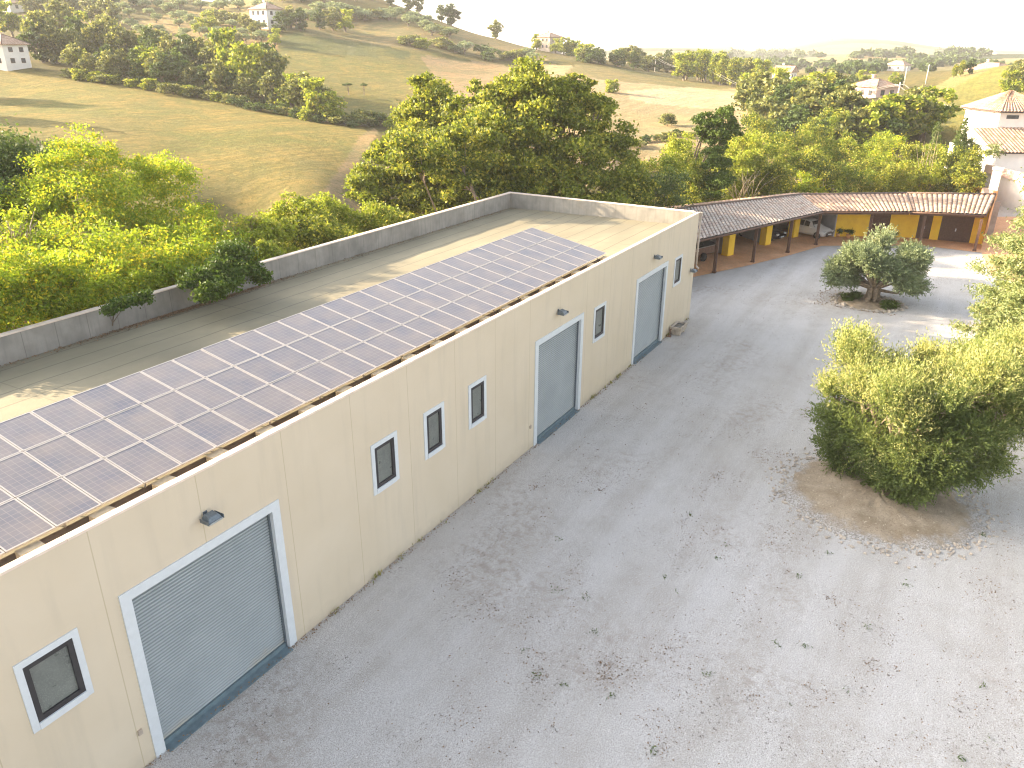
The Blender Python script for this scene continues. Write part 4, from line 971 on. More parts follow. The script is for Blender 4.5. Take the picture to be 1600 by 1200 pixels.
for z, R in prof:
    for k in range(max(5, int(R * 7))): a = r.uniform(0, 2 * PI); q = R * r.uniform(.70, .98); lb.append((42 + q * math.cos(a), -20.2 + q * math.sin(a), z + r.uniform(-.8, .8), r.uniform(.6, 1.05), .8))
for z in range(2, 13, 1): lb.append((42, -20.2, z, 1.5, 1))
special('cedar_tree', 'tall pale green conifer at the right edge of the yard', (42, -20.2, 0), lb, 240000, .19, .05, M['conifer'], .30, 77, sub=9, sig=.24, fork=.75)

# ------------------------------------------------------------------ trees close behind the warehouse
def LB(lst, rs_=0):
    out = []
    for (px_, py_, d_, R_) in lst: q = at(px_, py_, d_); out.append((q[0], q[1], q[2], R_))
    return out
g0 = tz([(21, 27)])[0]
special('locust_tree', 'big yellow-green locust tree leaning over the roof parapet', (21, 27.0, g0),
        LB([(a_, b_, d_ * (1.24 if b_ < 350 else 1.12 if b_ < 415 else 1.0), r_ * (1.24 if b_ < 350 else 1.1)) for a_, b_, d_, r_ in [(140,240,37,1.3),(110,275,36,1.6),(190,275,37,1.5),(245,285,37.5,1.5),(265,262,38,1.0),(60,330,36,1.6),(130,330,34.5,1.9),(200,340,35,1.9),(270,345,35.5,1.7),(30,390,34,1.2),(110,400,33,1.8),(190,410,32.5,1.9),(260,410,33,1.8),
            (310,390,34,1.4),(330,430,33,1.1),(60,455,31.5,1.5),(130,455,31,1.6),(210,450,31,1.4),(270,455,31.5,1.1),(20,480,30,1.4),(90,490,29.5,1.2),(-20,430,32,1.8),(-30,510,29,1.3),(150,480,31,1.2),(235,455,32,1.1),(180,470,31,1.1),(290,440,33,1.2),(0,520,29,1.0),(60,500,30,1.2),(375,425,34.5,1.0),(345,375,35,1.0),(310,350,36,1.0),(40,300,37.5,1.0),(-10,350,36,1.2),(360,440,33,1.0),(350,405,34,.9)]]) + [(x_, 15.0, 5.5 + .4 * math.sin(x_ * 2), 1.25) for x_ in np.arange(1, 25, 1.5)] + [(x_, 17.2, 6.0 + .5 * math.sin(x_), 1.5) for x_ in np.arange(2, 24, 2.2)] + [(x_, 20.5, 6.6 + .5 * math.sin(x_ * 3), 1.8) for x_ in np.arange(3, 24, 2.4)],
        210000, .16, .07, M['locust'], .30, 101, sub=30, sig=.16, fork=.35, nl=20)
special('vine', 'dark green creeper spilling over the parapet onto the roof', (21.2, 13.6, 4.2),
        LB([(318,440,32.2,.75),(345,430,32.6,.8),(330,458,31.3,.6),(385,425,33.4,.65),(408,433,33.6,.45),(372,410,33.8,.8),(355,400,34,.7)]), 17000, .13, .09, M['vine'], .05, 102, sub=12, sig=.24, cat='climbing plant')
special('vine', 'small creeper hanging over the parapet below the locust tree', (16.6, 13.5, 5.2),
        LB([(185,480,29.4,.38),(205,473,29.7,.40),(228,466,30,.33),(170,486,29.2,.25)]), 3000, .11, .07, M['vine'], .03, 103, sub=8, sig=.26, cat='climbing plant')
special('oak_tree', 'dark broad tree at the left edge behind the locust', (26, 34, tz([(26, 34)])[0]), LB([(10,265,50,2.4),(60,240,52,2.0),(20,300,48,2.4),(-60,260,50,3),(75,270,52,1.8),(0,340,46,2.2),(-50,340,46,2.6)]), 26000, .20, .12, M['oakb'], .25, 104)
special('oak_tree', 'tallest oak behind the far corner of the warehouse', (58.5, 17.5, tz([(58.5, 17.5)])[0]),
        LB([(840,128,64,2.4),(800,150,64,2.2),(760,150,64.5,1.6),(880,150,63.5,2.2),(905,135,64,1.2),(730,185,64,2.0),(780,200,62,2.6),(850,200,62,2.8),(915,190,63,2.3),(950,215,63,1.9),(970,235,63,1.3),(940,165,64,1.2),
            (760,250,61,2.8),(830,260,60,3.0),(900,255,60.5,3.0),(960,270,61,2.3),(990,290,61,1.6),(780,300,59,2.4),(860,310,58.5,2.6),(930,310,59,2.4),(985,320,60,1.6)]) + [(62, 22, 11.4, 2.0), (66, 22, 11.4, 2.0), (70, 20.5, 11.0, 2.0), (73, 19.5, 10.2, 1.8)], 105000, .26, .17, M['oak'], .45, 105, sub=26, sig=.15, fork=.35, nl=20)  # the appended lobes are extra crown to keep sun off the yard
special('oak_tree', 'oak with pale gaps left of the tallest oak behind the roof', (52, 29, tz([(52, 29)])[0]),
        LB([(650,215,62,1.9),(690,225,61,2.0),(660,255,60,2.3),(710,265,60,2.3),(610,240,61,1.8),(590,270,60,1.9),(640,290,59,2.2),(700,300,58,2.2),(575,300,58.5,1.7),(600,320,57.5,1.6),(665,325,57,2.0)]), 60000, .25, .16, M['oak'], .3, 106, sub=24, sig=.15, nl=14)
special('oak_tree', 'oak added behind the end parapet of the warehouse to shade the yard', (50, 16, tz([(50, 16)])[0]), [(50, 16, 9.8, 1.6), (45, 17, 9.8, 1.5), (42, 18, 9.2, 1.6), (46.2, 17.5, 8.3, 1.7), (43.5, 17.5, 8.6, 1.6), (47.5, 16.5, 10.2, 1.5), (47.5, 16.5, 8.6, 1.5), (52.5, 16, 10, 1.7), (55, 16.5, 9.5, 1.6), (45, 16.8, 7.6, 1.5), (50, 16, 6.6, 2.0), (48.5, 17, 5.2, 2.0), (52, 15.5, 5.8, 2.2), (50.5, 15, 3.5, 2.2), (53.5, 15, 3.8, 2.0), (48, 16, 2.5, 2), (54.5, 17, 6.6, 1.6)], 42000, .25, .16, M['oak'], .25, 109, nl=7)  # added tree, lobes placed to block the sun strip by the smaller olive
special('ash_tree', 'pale yellow-green slender tree growing between the two oaks', (54.5, 23, tz([(54.5, 23)])[0]), LB([(735,215,61.5,1.4),(722,250,61,1.5),(745,275,60.5,1.6),(720,300,60,1.4),(740,190,62,1.0)]), 22000, .22, .13, M['bright'], .2, 107)
special('oak_tree', 'slim leafy tree top rising left of the oaks above the field path', (at(675, 170, 73)[0], at(675, 170, 73)[1], tz([at(675, 170, 73)[:2]])[0]), LB([(668,145,74,1.8),(655,170,73,1.8),(685,165,73,1.6),(670,195,72,2.0),(705,180,72,1.2)]), 18000, .3, .2, M['oak'], .3, 108)
r = np.random.RandomState(31)
for i, (px_, py_, d_, R_, k, lab) in enumerate([(455,325,47,1.5,'bright','yellow-green shrub behind the parapet right of the locust tree'), (505,318,49,1.6,'bright','bright shrub behind the parapet with a rounded top'), (545,325,50,1.5,'bright','bright shrub behind the parapet below the leftmost oak'),
        (415,350,42,1.2,'bright','pale shrub in the hollow right of the locust tree'), (490,352,44,1.3,'oak','darker low shrub just over the parapet'), (590,338,50,1.3,'bright','low bright shrub against the parapet under the oaks'), (640,342,52,1.2,'oak','green bush against the parapet under the oaks'),
        (370,365,42,1.1,'grassy','dry tangle of stems right of the locust tree'), (325,345,46,1.3,'grassy','dry grassy scrub at the lower edge of the field'), (430,390,38,1.0,'bright','bright shrub leaning on the parapet right of the creeper'), (520,370,43,1.1,'bright','bright shrub pressed against the middle of the parapet'),
        (1020,285,64,2.0,'oakb','dark leafy tree filling the gap right of the tallest oak'), (1035,255,70,1.8,'bright','pale green shrub right of the tallest oak'), (1000,300,60,1.8,'oak','low green tree at the end parapet of the warehouse')]):
    q = at(px_, py_, d_); lobes = [(q[0] + r.normal() * R_ * .5, q[1] + r.normal() * R_ * .5, q[2] - abs(r.normal()) * R_ * .9 + (R_ * .3 if j == 0 else 0), R_ * r.uniform(.5, .85)) for j in range(10)]
    g = tz([q[:2]])[0]; special('shrub', lab, (q[0], q[1], g), lobes, 9000, .19, .10, M[k], .06, 200 + i, cat='shrub', nl=8)
# ivy-clad trunk and the thicket beyond the carport
special('ivy_tree', 'dark ivy-covered tree standing above the carport roof', (76, 12, tz([(76, 12)])[0]), LB([(1105,188,78,1.1),(1132,185,78,1.2),(1118,205,78,1.4),(1100,200,78,.8),(1140,205,78,1.0),(1120,232,77.5,1.1),(1118,255,77,1.2),(1125,280,77,1.4),(1115,300,76.5,1.4)]), 26000, .22, .15, M['vine'], .25, 300, sub=12, sig=.2)
TH = [(1075,250,84,2.2,'bright'),(1065,290,78,2.0,'bright'),(1095,295,76,1.7,'oak'),(1150,240,92,2.2,'bright'),(1160,275,84,2.4,'bright'),(1180,215,104,2.6,'oak'),(1190,285,84,2.2,'oak'),(1215,255,94,2.4,'bright'),(1225,290,86,2.2,'oak'),(1260,265,94,2.2,'bright'),(1262,296,88,1.8,'locust'),
      (1290,280,92,2.3,'oak'),(1300,240,104,2.6,'bright'),(1325,290,92,2.0,'bright'),(1345,255,102,2.6,'bright'),(1360,285,96,2.3,'oak'),(1385,245,110,2.8,'locust'),(1400,280,98,2.2,'bright'),(1425,255,106,2.2,'oak'),(1440,290,98,2.0,'bright'),(1460,260,104,2.2,'bright'),(1480,290,98,2.0,'oak'),(1505,270,101,2.3,'oak'),(1520,295,97,1.6,'oak'),(1515,245,105,1.6,'conifer'),(1310,205,122,2.8,'bright'),(1270,225,112,2.4,'oak'),(1345,215,124,2.6,'oak'),(1400,215,126,2.4,'bright'),(1040,300,72,1.8,'oak'),(1240,235,108,2.0,'oak')]
TL = {'bright': 'bright yellow-green shrub', 'oak': 'mid green bushy tree', 'locust': 'vivid lime green shrub', 'conifer': 'evergreen'}
def where(px_):
    return ('just right of the warehouse corner' if px_ < 1090 else 'behind the ivy-covered tree' if px_ < 1170 else 'behind the grey carport roof' if px_ < 1250 else 'behind the carport bend' if px_ < 1340 else 'behind the garage doors' if px_ < 1440 else 'near the white villa')
cnt = {}
for i, (px_, py_, d_, R_, k) in enumerate(TH):
    q = at(px_, py_, d_); g = tz([q[:2]])[0]; lobes = [(q[0] + r.normal() * R_ * .42, q[1] + r.normal() * R_ * .42, q[2] + (.5 - j / 8) * R_ * 1.5, R_ * r.uniform(.28, .7), 1.05) for j in range(16)]
    key = (k, where(px_), py_ > 270); cnt[key] = cnt.get(key, 0) + 1
    lab = f"{'low' if py_ > 270 else 'taller'} {TL[k]} {where(px_)}" + ('' if cnt[key] == 1 else ', farther to the right' if cnt[key] == 2 else ', farthest back')
    special('shrub', lab, (q[0], q[1], g), lobes, 12000, .24, .13, M[k], .08, 400 + i, cat='shrub', group='thicket behind the carport', nl=8)
# bare reeds and stems
def stems(px_, py0, py1, d_, n, spread, label, seed, lean=.25):
    r = np.random.RandomState(seed); b = at(px_, py0, d_); tp = at(px_, py1, d_); H = tp[2] - b[2]; mb = MB()
    for i in range(n):
        o_ = np.array([r.normal() * spread * .3, r.normal() * spread * .3, 0]); l = np.array([r.normal() * spread * lean * 2, r.normal() * spread * lean * 2, H * r.uniform(.6, 1)])
        mb.tube([b + o_ - (0, 0, 1), b + o_ + l * .5, b + o_ + l * 1.0 + r.normal(size=3) * .1], [.035, .025, .01], 4)
    o = mb.build('bare_stems', M['dry'], loc=tuple(b - np.array([0, 0, 1]))); return tag(o, label, 'reeds')
stems(1252, 305, 268, 88, 34, 1.6, 'fan of bare pale reeds just behind the carport roof', 1)
stems(1440, 300, 200, 99, 9, 1.2, 'tall bare forked stems beside the slim cypress', 2, .35)
stems(1240, 240, 195, 118, 16, 2.0, 'grey bare bush in the clearing before the wood', 3)
stems(1160, 300, 262, 80, 22, 1.6, 'tangle of bare arching stems right of the ivy-covered tree', 4, .6)
stems(60, 400, 365, 37.5, 20, 1.0, 'dry bare twigs low among the locust branches', 5, .7)
stems(20, 385, 345, 38, 24, 1.0, 'bare thin stems at the left edge behind the locust', 6, .4)
for px_, py0, py1, d_, lab in [(1493, 260, 172, 104, 'slim dark cypress beside the white house'), (1452, 262, 180, 108, 'thin cypress left of the white house'), (426, 350, 318, 62, 'tiny cypress at the foot of the field')]:
    a = at(px_, py0, d_); b = at(px_, py1, d_); near_tree('cypress', (a[0], a[1], a[2] - 2), b[2] - a[2] + 2, 1.0, lab, 'cypress', 'tree')

# ------------------------------------------------------------------ houses
def house(base, rz, Lx, Ly, H, wall, label, roofh=1.6, over=.5, hip=True, roofmat='tile', wins=(3, 2), floors=1, chimney=True, cat='house'):
    g = empty('house', (0, 0, 0), label, cat); hx, hy = Lx / 2, Ly / 2
    mb = MB(); mb.box(-hx, hx, -hy, hy, -3, H); mb.build('wall', wall, g, loc=(0, 0, 0))
    ox, oy = hx + over, hy + over; rd = min(ox, oy) if hip else 0
    if ox >= oy: R1, R2 = (-(ox - rd), 0), (ox - rd, 0)
    else: R1, R2 = (0, -(oy - rd)), (0, oy - rd)
    C_ = [(-ox, -oy), (ox, -oy), (ox, oy), (-ox, oy)]
    V = [(x, y, H + .003) for x, y in C_] + [(x, y, H + .18) for x, y in C_] + [(*R1, H + .18 + roofh), (*R2, H + .18 + roofh)]
    if ox >= oy: rf = [(4, 5, 9, 8), (6, 7, 8, 9), (5, 6, 9), (7, 4, 8)]
    else: rf = [(5, 6, 9, 8), (7, 4, 8, 9), (4, 5, 8), (6, 7, 9)]
    mb = MB(); mb.add(V, rf + [(0, 1, 5, 4), (1, 2, 6, 5), (2, 3, 7, 6), (3, 0, 4, 7), (3, 2, 1, 0)]); rfo = mb.build('roof', M[roofmat], g, loc=(0, 0, 0))
    me = rfo.data; uvl = me.uv_layers.new(name='UVMap')
    for p in me.polygons:
        nrm = p.normal; ax = Vector((-nrm.y, nrm.x, 0)); ax = ax.normalized() if ax.length > .01 else Vector((1, 0, 0)); ay = nrm.cross(ax)
        for li in p.loop_indices: co = me.vertices[me.loops[li].vertex_index].co; uvl.data[li].uv = (co.dot(ax) / .4 + 50, co.dot(ay) / .45 + 50)
    mb = MB()
    for a_, b_ in [(V[8], V[9])] + [(V[4 + i], V[8] if ((i in (0, 3)) if ox >= oy else (i in (0, 1))) else V[9]) for i in range(4)]: mb.tube([a_, b_], .12, 6)
    rt = mb.build('ridge_tiles', M['tile'], g, loc=(0, 0, 0))
    if chimney:
        mb = MB(); mb.box(hx * .3 - .3, hx * .3 + .3, -.9, -.3, H, H + roofh + .9); mb.box(hx * .3 - .4, hx * .3 + .4, -1, -.2, H + roofh + .9, H + roofh + 1.05); c_ = mb.build('chimney', wall); c_.parent = rfo
    fh = H / floors
    for f in range(floors):
        for (n, ax) in ((wins[0], 0), (wins[1], 1)):
            for k in range(n):
                for s in (-1, 1):
                    t_ = (k + .5) / n * 2 - 1; z = f * fh + fh * .35; hh = min(1.3, fh * .45); w2 = .5
                    mb = MB(); mb2 = MB()
                    if ax == 0: mb.box(t_ * hx * .85 - w2, t_ * hx * .85 + w2, s * hy - .05, s * hy + .05, z, z + hh); mb2.box(t_ * hx * .85 - w2 + .1, t_ * hx * .85 + w2 - .1, s * hy - .07, s * hy + .07, z + .1, z + hh - .1)
                    else: mb.box(s * hx - .05, s * hx + .05, t_ * hy * .85 - w2, t_ * hy * .85 + w2, z, z + hh); mb2.box(s * hx - .07, s * hx + .07, t_ * hy * .85 - w2 + .1, t_ * hy * .85 + w2 - .1, z + .1, z + hh - .1)
                    wo_ = mb.build('window', M['wood'], g, loc=(0, 0, 0)); pn = mb2.build('pane', M['pane']); pn.parent = wo_
    g.location = base; g.rotation_euler = (0, 0, rz); return g
vd = math.atan2(CD[1], CD[0])
def hbase(px_, py_, d_=None):
    q = hit(px_, py_); 
    return q if d_ is None else at(px_, py_, d_)
q = hbase(1363, 152); hA = house((q[0] , q[1], q[2] - .3), vd + .35, 8.2, 6, 2.5, M['pinkwall'], 'pink single-storey house with hipped tile roof on the right slope', 1.5)
q = at(1225, 122, 330); house((q[0], q[1], q[2] - 1), vd + .9, 7, 6, 3, M['whitewall'], 'small white gabled house half hidden among trees below the far hills', 2.2, hip=False)
q = hit(418, 42); house((q[0], q[1], q[2]), vd + 1.0, 8, 6.5, 5.0, M['whitewall'], 'two-storey pale house on the hillside above the olive terraces', 2.0, floors=2)
q = at(857, 78, 345); house((q[0], q[1], q[2]), vd + .7, 8.5, 6.5, 4.6, M['beigewall'], 'brown stone house on the skyline of the ridge', 1.6, floors=2)
q = hit(5, 104); house((q[0], q[1], q[2]), vd + 1.25, 9, 6, 4.2, M['whitewall'], 'white two-storey farmhouse at the left edge below the hill', 1.9, floors=2, wins=(4, 2))
q = hit(1560, 112, 150); 
q = at(1547, 114, 280); house((q[0], q[1], q[2] - 3), vd + .3, 14, 9, 3.4, M['pinkwall'], 'house with a bright red roof behind the right ridge', 2.2)
q = hit(20, 18); house((q[0], q[1], q[2]), vd + 1.0, 7, 5, 2.6, M['whitewall'], 'small pale farm shed among trees at the top left', 1.2, wins=(1, 1), chimney=False, cat='shed')
# large white house right: tower block, lower wing, terrace
WHX = empty('villa', (108, -14, 0), 'large white villa with stacked tiled roofs behind the garage range', 'house')
a0 = at(1498, 300, 104); ax = np.array([CR[0], CR[1], 0]); ax /= np.linalg.norm(ax); ay = np.array([-ax[1], ax[0], 0])   # along the picture / away
O = np.array([at(1571, 250, 112)[0], at(1571, 250, 112)[1], -.7])
def vbox(mb, u0, u1, v0, v1, z0, z1):
    c = O + ax * (u0 + u1) / 2 + ay * (v0 + v1) / 2 + np.array([0, 0, (z0 + z1) / 2]); mb.obox(c, ax, ay, (0, 0, 1), (u1 - u0) / 2, (v1 - v0) / 2, (z1 - z0) / 2)
def W3(u, v, z): return O + ax * u + ay * v + np.array([0, 0, z])
mb = MB(); vbox(mb, -3.8, 14, -4.4, 6, -1, 5.9); vbox(mb, -1.6, 4.6, .5, 8, 5.5, 9.9); vbox(mb, -4.6, 16, -14, -4.5, -1, 3.7); mb.build('wall', M['whitewall'], WHX)
def uvroof(o):
    me = o.data; uvl = me.uv_layers.new(name='UVMap')
    for p in me.polygons:
        nrm = p.normal; a1 = Vector((-nrm.y, nrm.x, 0)); a1 = a1.normalized() if a1.length > .01 else Vector((1, 0, 0)); a2 = nrm.cross(a1)
        for li in p.loop_indices: co = me.vertices[me.loops[li].vertex_index].co; uvl.data[li].uv = (co.dot(a1) / .42 + 500, co.dot(a2) / .5 + 500)
def corr(a, b, c, d, name, parent):
    """corrugated tiled slope a-b eave, d-c top"""
    a, b, c, d = map(np.array, (a, b, c, d)); Le = max(np.linalg.norm(b - a), np.linalg.norm(c - d)); nu = int(Le / .42) * 4; nv = 6; V = []; UV = []
    Ls = np.linalg.norm((d + c - a - b) / 2)
    for j in range(nv + 1):
        for i in range(nu + 1):
            u, v = i / nu, j / nv; P = (a * (1 - u) + b * u) * (1 - v) + (d * (1 - u) + c * u) * v; V.append(P + np.array([0, 0, .09 * abs(math.sin(PI * i / 4))])); UV.append((i / 4, v * Ls / .5))
    mb = MB(); mb.add(V, [(j * (nu + 1) + i, j * (nu + 1) + i + 1, (j + 1) * (nu + 1) + i + 1, (j + 1) * (nu + 1) + i) for j in range(nv) for i in range(nu)])
    mb.add([a - (0, 0, .1), b - (0, 0, .1), c - (0, 0, .1), d - (0, 0, .1)], [(0, 1, 2, 3)])
    o = mb.build(name, M['tile'], parent); me = o.data; uvl = me.uv_layers.new(name='UVMap'); UV = np.array(UV + [(0, 0)] * 4, np.float32); vi = np.empty(len(me.loops), np.int32); me.loops.foreach_get('vertex_index', vi); uvl.data.foreach_set('uv', UV[vi].ravel()); return o
corr(W3(-4.4, -5.1, 5.9), W3(15, -5.1, 5.9), W3(15, .5, 8.1), W3(-4.4, .5, 8.1), 'roof', WHX)
ap = W3(1.2, 4.2, 12.0)
corr(W3(-2.2, -.2, 9.9), W3(5.4, -.2, 9.9), ap + ax * .2, ap - ax * .2, 'roof', WHX); corr(W3(5.4, -.2, 9.9), W3(5.4, 8.7, 9.9), ap + ay * .2, ap - ay * .2, 'roof', WHX); corr(W3(-2.2, 8.7, 9.9), W3(-2.2, -.2, 9.9), ap - ay * .2, ap + ay * .2, 'roof', WHX)
mb = MB(); vbox(mb, -.8, .6, .43, .497, 9.1, 9.5); mb.build('window', M['pane'], WHX)
mb = MB(); vbox(mb, -4.9, 16.2, -14.3, -14.01, 3.7, 4.6); vbox(mb, -4.9, -4.61, -14, -4.5, 3.7, 4.6); mb.build('balustrade', M['pinkwall'], WHX)
mb = MB(); vbox(mb, -2.6, -.6, -14.06, -14.003, 0, 2.5); mb.build('door', M['wood'], WHX)
mb = MB(); vbox(mb, .6, 3, -4.47, -4.403, 4.2, 5.5); mb.build('window', M['pane'], WHX)
mb = MB(); p_ = at(1553, 290, 95); mb.box(p_[0] - .4, p_[0] + .4, p_[1] - .4, p_[1] + .4, -.5, 4.6); mb.box(p_[0] - .5, p_[0] + .5, p_[1] - .5, p_[1] + .5, 4.6, 4.8); o = mb.build('gate_pillar', M['whitewall'], loc=(p_[0], p_[1], 0)); tag(o, 'tall white gate pillar between the garages and the villa', 'pillar')

# ------------------------------------------------------------------ trees and bushes on the hills
def row(pts, n, jit, seed):
    r = np.random.RandomState(seed); pts = np.array(pts, float); seg = np.linalg.norm(np.diff(pts, axis=0), axis=1); cum = np.r_[0, np.cumsum(seg)] / seg.sum(); out = []
    for i in range(n):
        f = (i + r.uniform(.2, .8)) / n; out.append((np.interp(f, cum, pts[:, 0]) + r.normal() * jit, np.interp(f, cum, pts[:, 1]) + r.normal() * jit * .35))
    return out
def sow(pts, kinds, hpx, wd, label, group, seed, name='tree', cat='tree', dmin=60, jith=.2):
    if kinds[0][:5] == 'olive' and name == 'tree': name, cat = 'olive_tree', 'olive tree'
    r = np.random.RandomState(seed); n_pts = len(pts); order = {id(p): k for k, p in enumerate(sorted(pts, key=lambda p: p[0]))}
    for p in pts:
        px_, py_ = p; q = hit(px_, py_, dmin)
        if q is None: continue
        D_ = (q - CC) @ CD; h = hpx * D_ / F * r.uniform(1 - jith, 1 + jith); k = kinds[r.randint(len(kinds))]; rank = order[id(p)]
        place = '' if n_pts == 1 else f", {ordinal(rank + 1)} from the left" if rank * 2 < n_pts else ', rightmost' if rank == n_pts - 1 else f", {ordinal(n_pts - rank)} from the right"
        far_tree(k, q, h, wd * r.uniform(.85, 1.2), label + place, name, cat, group)
BR = ['broadA', 'broadB', 'broadA', 'broadB', 'broadA', 'broadC']
sow(row([(120,118),(230,132),(330,152),(430,170)], 22, 5, 1), BR, 52, .95, 'tree in the hedgerow along the top of the dry field', 'hedgerow trees above the dry field', 1)
sow(row([(60,100),(140,95),(240,110),(330,130),(440,145)], 22, 7, 2), ['broadA', 'broadB', 'broadA', 'broadA'], 66, .95, 'taller tree in the second row of the hedgerow', 'tall trees behind the hedgerow', 2)
sow(row([(110,122),(230,138),(340,160),(450,182),(560,200)], 26, 3, 33), ['bushA', 'bushC', 'bushB'], 20, 1.3, 'low bush at the foot of the hedgerow', 'bushes at the foot of the hedgerow', 33, 'bush', 'bush')
sow([(-75,150),(-110,140),(-150,165),(-80,205),(-120,215),(-180,190)], ['broadA', 'broadB'], 105, .9, 'tall tree standing left of the big dry field', 'tall trees left of the dry field', 34)
sow([(388,156),(415,158),(368,145),(432,160),(400,148)], ['broadA', 'broadC'], 92, .85, 'tall dense tree at the highest point of the hedgerow', 'tallest hedgerow trees', 3)
sow([(500,188),(478,180),(520,192),(460,175)], ['broadA', 'broadC'], 60, 1.2, 'rounded tree at the right end of the hedgerow', 'rounded trees at the hedgerow end', 4)
sow(row([(540,192),(600,200),(655,205)], 9, 5, 5), ['bushA', 'bushC', 'bushB'], 26, 1.2, 'low scrub bush in the dip right of the hedgerow', 'scrub in the dip', 5, 'bush', 'bush')
sow([(545,148),(569,148)], ['umbrella'], 17, 1.3, 'small umbrella-shaped tree on the far side of the dip', 'umbrella trees in the dip', 6)
sow([(60,68),(100,72),(135,76),(20,58),(-20,60),(170,80)], ['broadC', 'broadA'], 60, 1.0, 'sunlit tree above the white farmhouse at the left edge', 'trees above the farmhouse', 7)
sow(row([(-10,28),(60,25),(120,28),(180,45)], 12, 8, 8), ['broadB', 'broadA'], 40, 1.0, 'dark tree in the wood at the top left', 'wood at the top left', 8)
sow(row([(0,8),(150,12),(260,5)], 12, 10, 9), ['broadB', 'oliveA'], 30, 1.1, 'hazy tree high on the slope at the top left', 'trees high on the slope', 9)
P_ = []; rr_ = np.random.RandomState(15)
for j in range(6):
    for i in range(9): P_.append((165 + i * 30 + rr_.normal() * 6 + j * 8, 22 + j * 10 - i * 1.5 + rr_.normal() * 3))
sow([p for p in P_ if 150 < p[0] < 425 and p[1] < 82], ['oliveA', 'oliveB'], 17, 1.15, 'small grey-green olive tree on the hillside terraces', 'olive grove on the terraces', 10)
sow([(400,62),(385,50),(440,50),(470,48),(455,44),(520,48),(500,46),(430,72),(540,50)], ['broadA', 'broadB', 'broadC'], 32, 1.1, 'garden tree around the pale hillside house', 'trees around the hillside house', 11)
sow(row([(220,-4),(420,-2),(590,4)], 30, 10, 12), ['oliveA', 'broadC', 'broadB'], 24, 1.1, 'tree near the crest at the top edge of the photo', 'trees near the crest', 12)
sow([(330,50),(345,42),(312,55),(360,72)], ['broadC', 'bushA'], 30, 1.0, 'yellowish bush beside the sloping track', 'bushes beside the track', 13)
sow(row([(470,30),(560,30),(640,36),(720,56)], 26, 11, 14), ['oliveA', 'oliveB', 'bushA'], 18, 1.25, 'small bushy olive tree below the ridge line', 'olives below the ridge', 14)
sow(row([(620,68),(700,80),(780,92),(850,98)], 16, 6, 16), ['bushA', 'oliveA', 'bushC', 'bushB'], 19, 1.2, 'bush on the bank above the tilled field', 'bushes above the tilled field', 15, 'bush', 'bush')
sow([(655,22),(640,18),(672,25),(690,34),(705,40),(720,44),(632,12),(610,8)], ['broadB', 'broadA'], 30, 1.0, 'dark tree standing on the ridge against the sky', 'dark trees on the ridge', 16)
sow([(775,62)], ['broadA'], 34, .9, 'lone tree on the skyline left of the stone house', None, 17)
sow([(880,86),(868,84),(895,88),(838,80),(910,92)], ['broadC', 'bushB'], 28, 1.0, 'yellowish tree beside the stone house on the skyline', 'trees beside the stone house', 18)
sow(row([(915,96),(960,102),(1010,108),(1050,112),(1075,114)], 24, 5, 19), ['broadB', 'broadA', 'bushC'], 27, 1.25, 'tree in the dark belt along the top of the straw field', 'tree belt above the straw field', 19)
sow(row([(1070,122),(1110,128),(1150,134),(1190,136)], 20, 6, 20), ['broadC', 'broadA', 'poplar'], 44, 1.0, 'taller yellowing tree in the grove right of the straw field', 'grove right of the straw field', 20)
sow([(958,145)], ['bushB'], 32, .95, 'single pale tree at the upper edge of the straw field', None, 21)
sow([(1043,197)], ['bushA'], 30, 1.0, 'single round tree alone in the middle of the straw field', None, 22)
sow([(1010,222),(995,230),(1035,222),(1060,212),(1075,215),(1048,214)], ['bushC', 'bushA'], 15, 1.5, 'low scrub at the lower edge of the straw field', 'scrub below the straw field', 23, 'bush', 'bush')
WD_ = ['broadA', 'broadC', 'broadA', 'broadB']
sow(row([(1180,238),(1240,246),(1320,240),(1400,228),(1450,215)], 14, 7, 24), WD_, 74, 1.1, 'tree at the front edge of the wood beyond the carport', 'front of the wood beyond the carport', 24)
sow(row([(1165,205),(1230,210),(1290,212),(1320,212)], 15, 8, 26), WD_, 84, 1.1, 'tree in the middle of the wood beyond the carport', 'middle of the wood beyond the carport', 25)
sow(row([(1170,172),(1240,168),(1295,168)], 10, 7, 25), ['broadA', 'broadC'], 60, 1.1, 'tree in the back rows of the wood beyond the carport', 'back of the wood', 26)
sow(row([(1330,222),(1390,212),(1440,205)], 9, 6, 61), ['broadA', 'broadC'], 50, 1.15, 'lower tree of the wood below the pink house', 'wood below the pink house', 41)
sow([(1330,138),(1345,134),(1358,132),(1395,140),(1405,138),(1320,140)], ['broadA', 'broadC', 'broadB'], 26, 1.0, 'tree close around the pink house', 'trees around the pink house', 26)
sow([(1410,190),(1430,186),(1395,186),(1450,190)], ['bushC', 'broadB'], 20, 1.2, 'dark bush below the right-hand slope', 'bushes below the right slope', 27, 'bush', 'bush')
sow([(1590,150),(1600,140),(1575,155),(1612,150),(1585,135)], ['broadC', 'broadA'], 48, .9, 'sunlit tree on the right slope above the villa', 'trees above the villa', 28)
sow([(1515,116),(1500,120),(1490,122)], ['broadB', 'poplar'], 22, .9, 'hazy tree on the right ridge left of the red roof', 'trees on the right ridge', 29)
rr_ = np.random.RandomState(44); FP = []
for c_ in [(1090, 112, 30, 5), (1160, 108, 50, 4), (1240, 104, 55, 5), (1320, 110, 50, 5), (1400, 108, 45, 6), (1470, 100, 40, 6), (1540, 108, 30, 5), (1200, 90, 70, 3), (1380, 88, 60, 4), (1480, 86, 50, 2)]:
    FP += [(c_[0] + rr_.normal() * c_[2] * .6, c_[1] + rr_.normal() * c_[3] * .6) for _ in range(17)]
hill_points = []
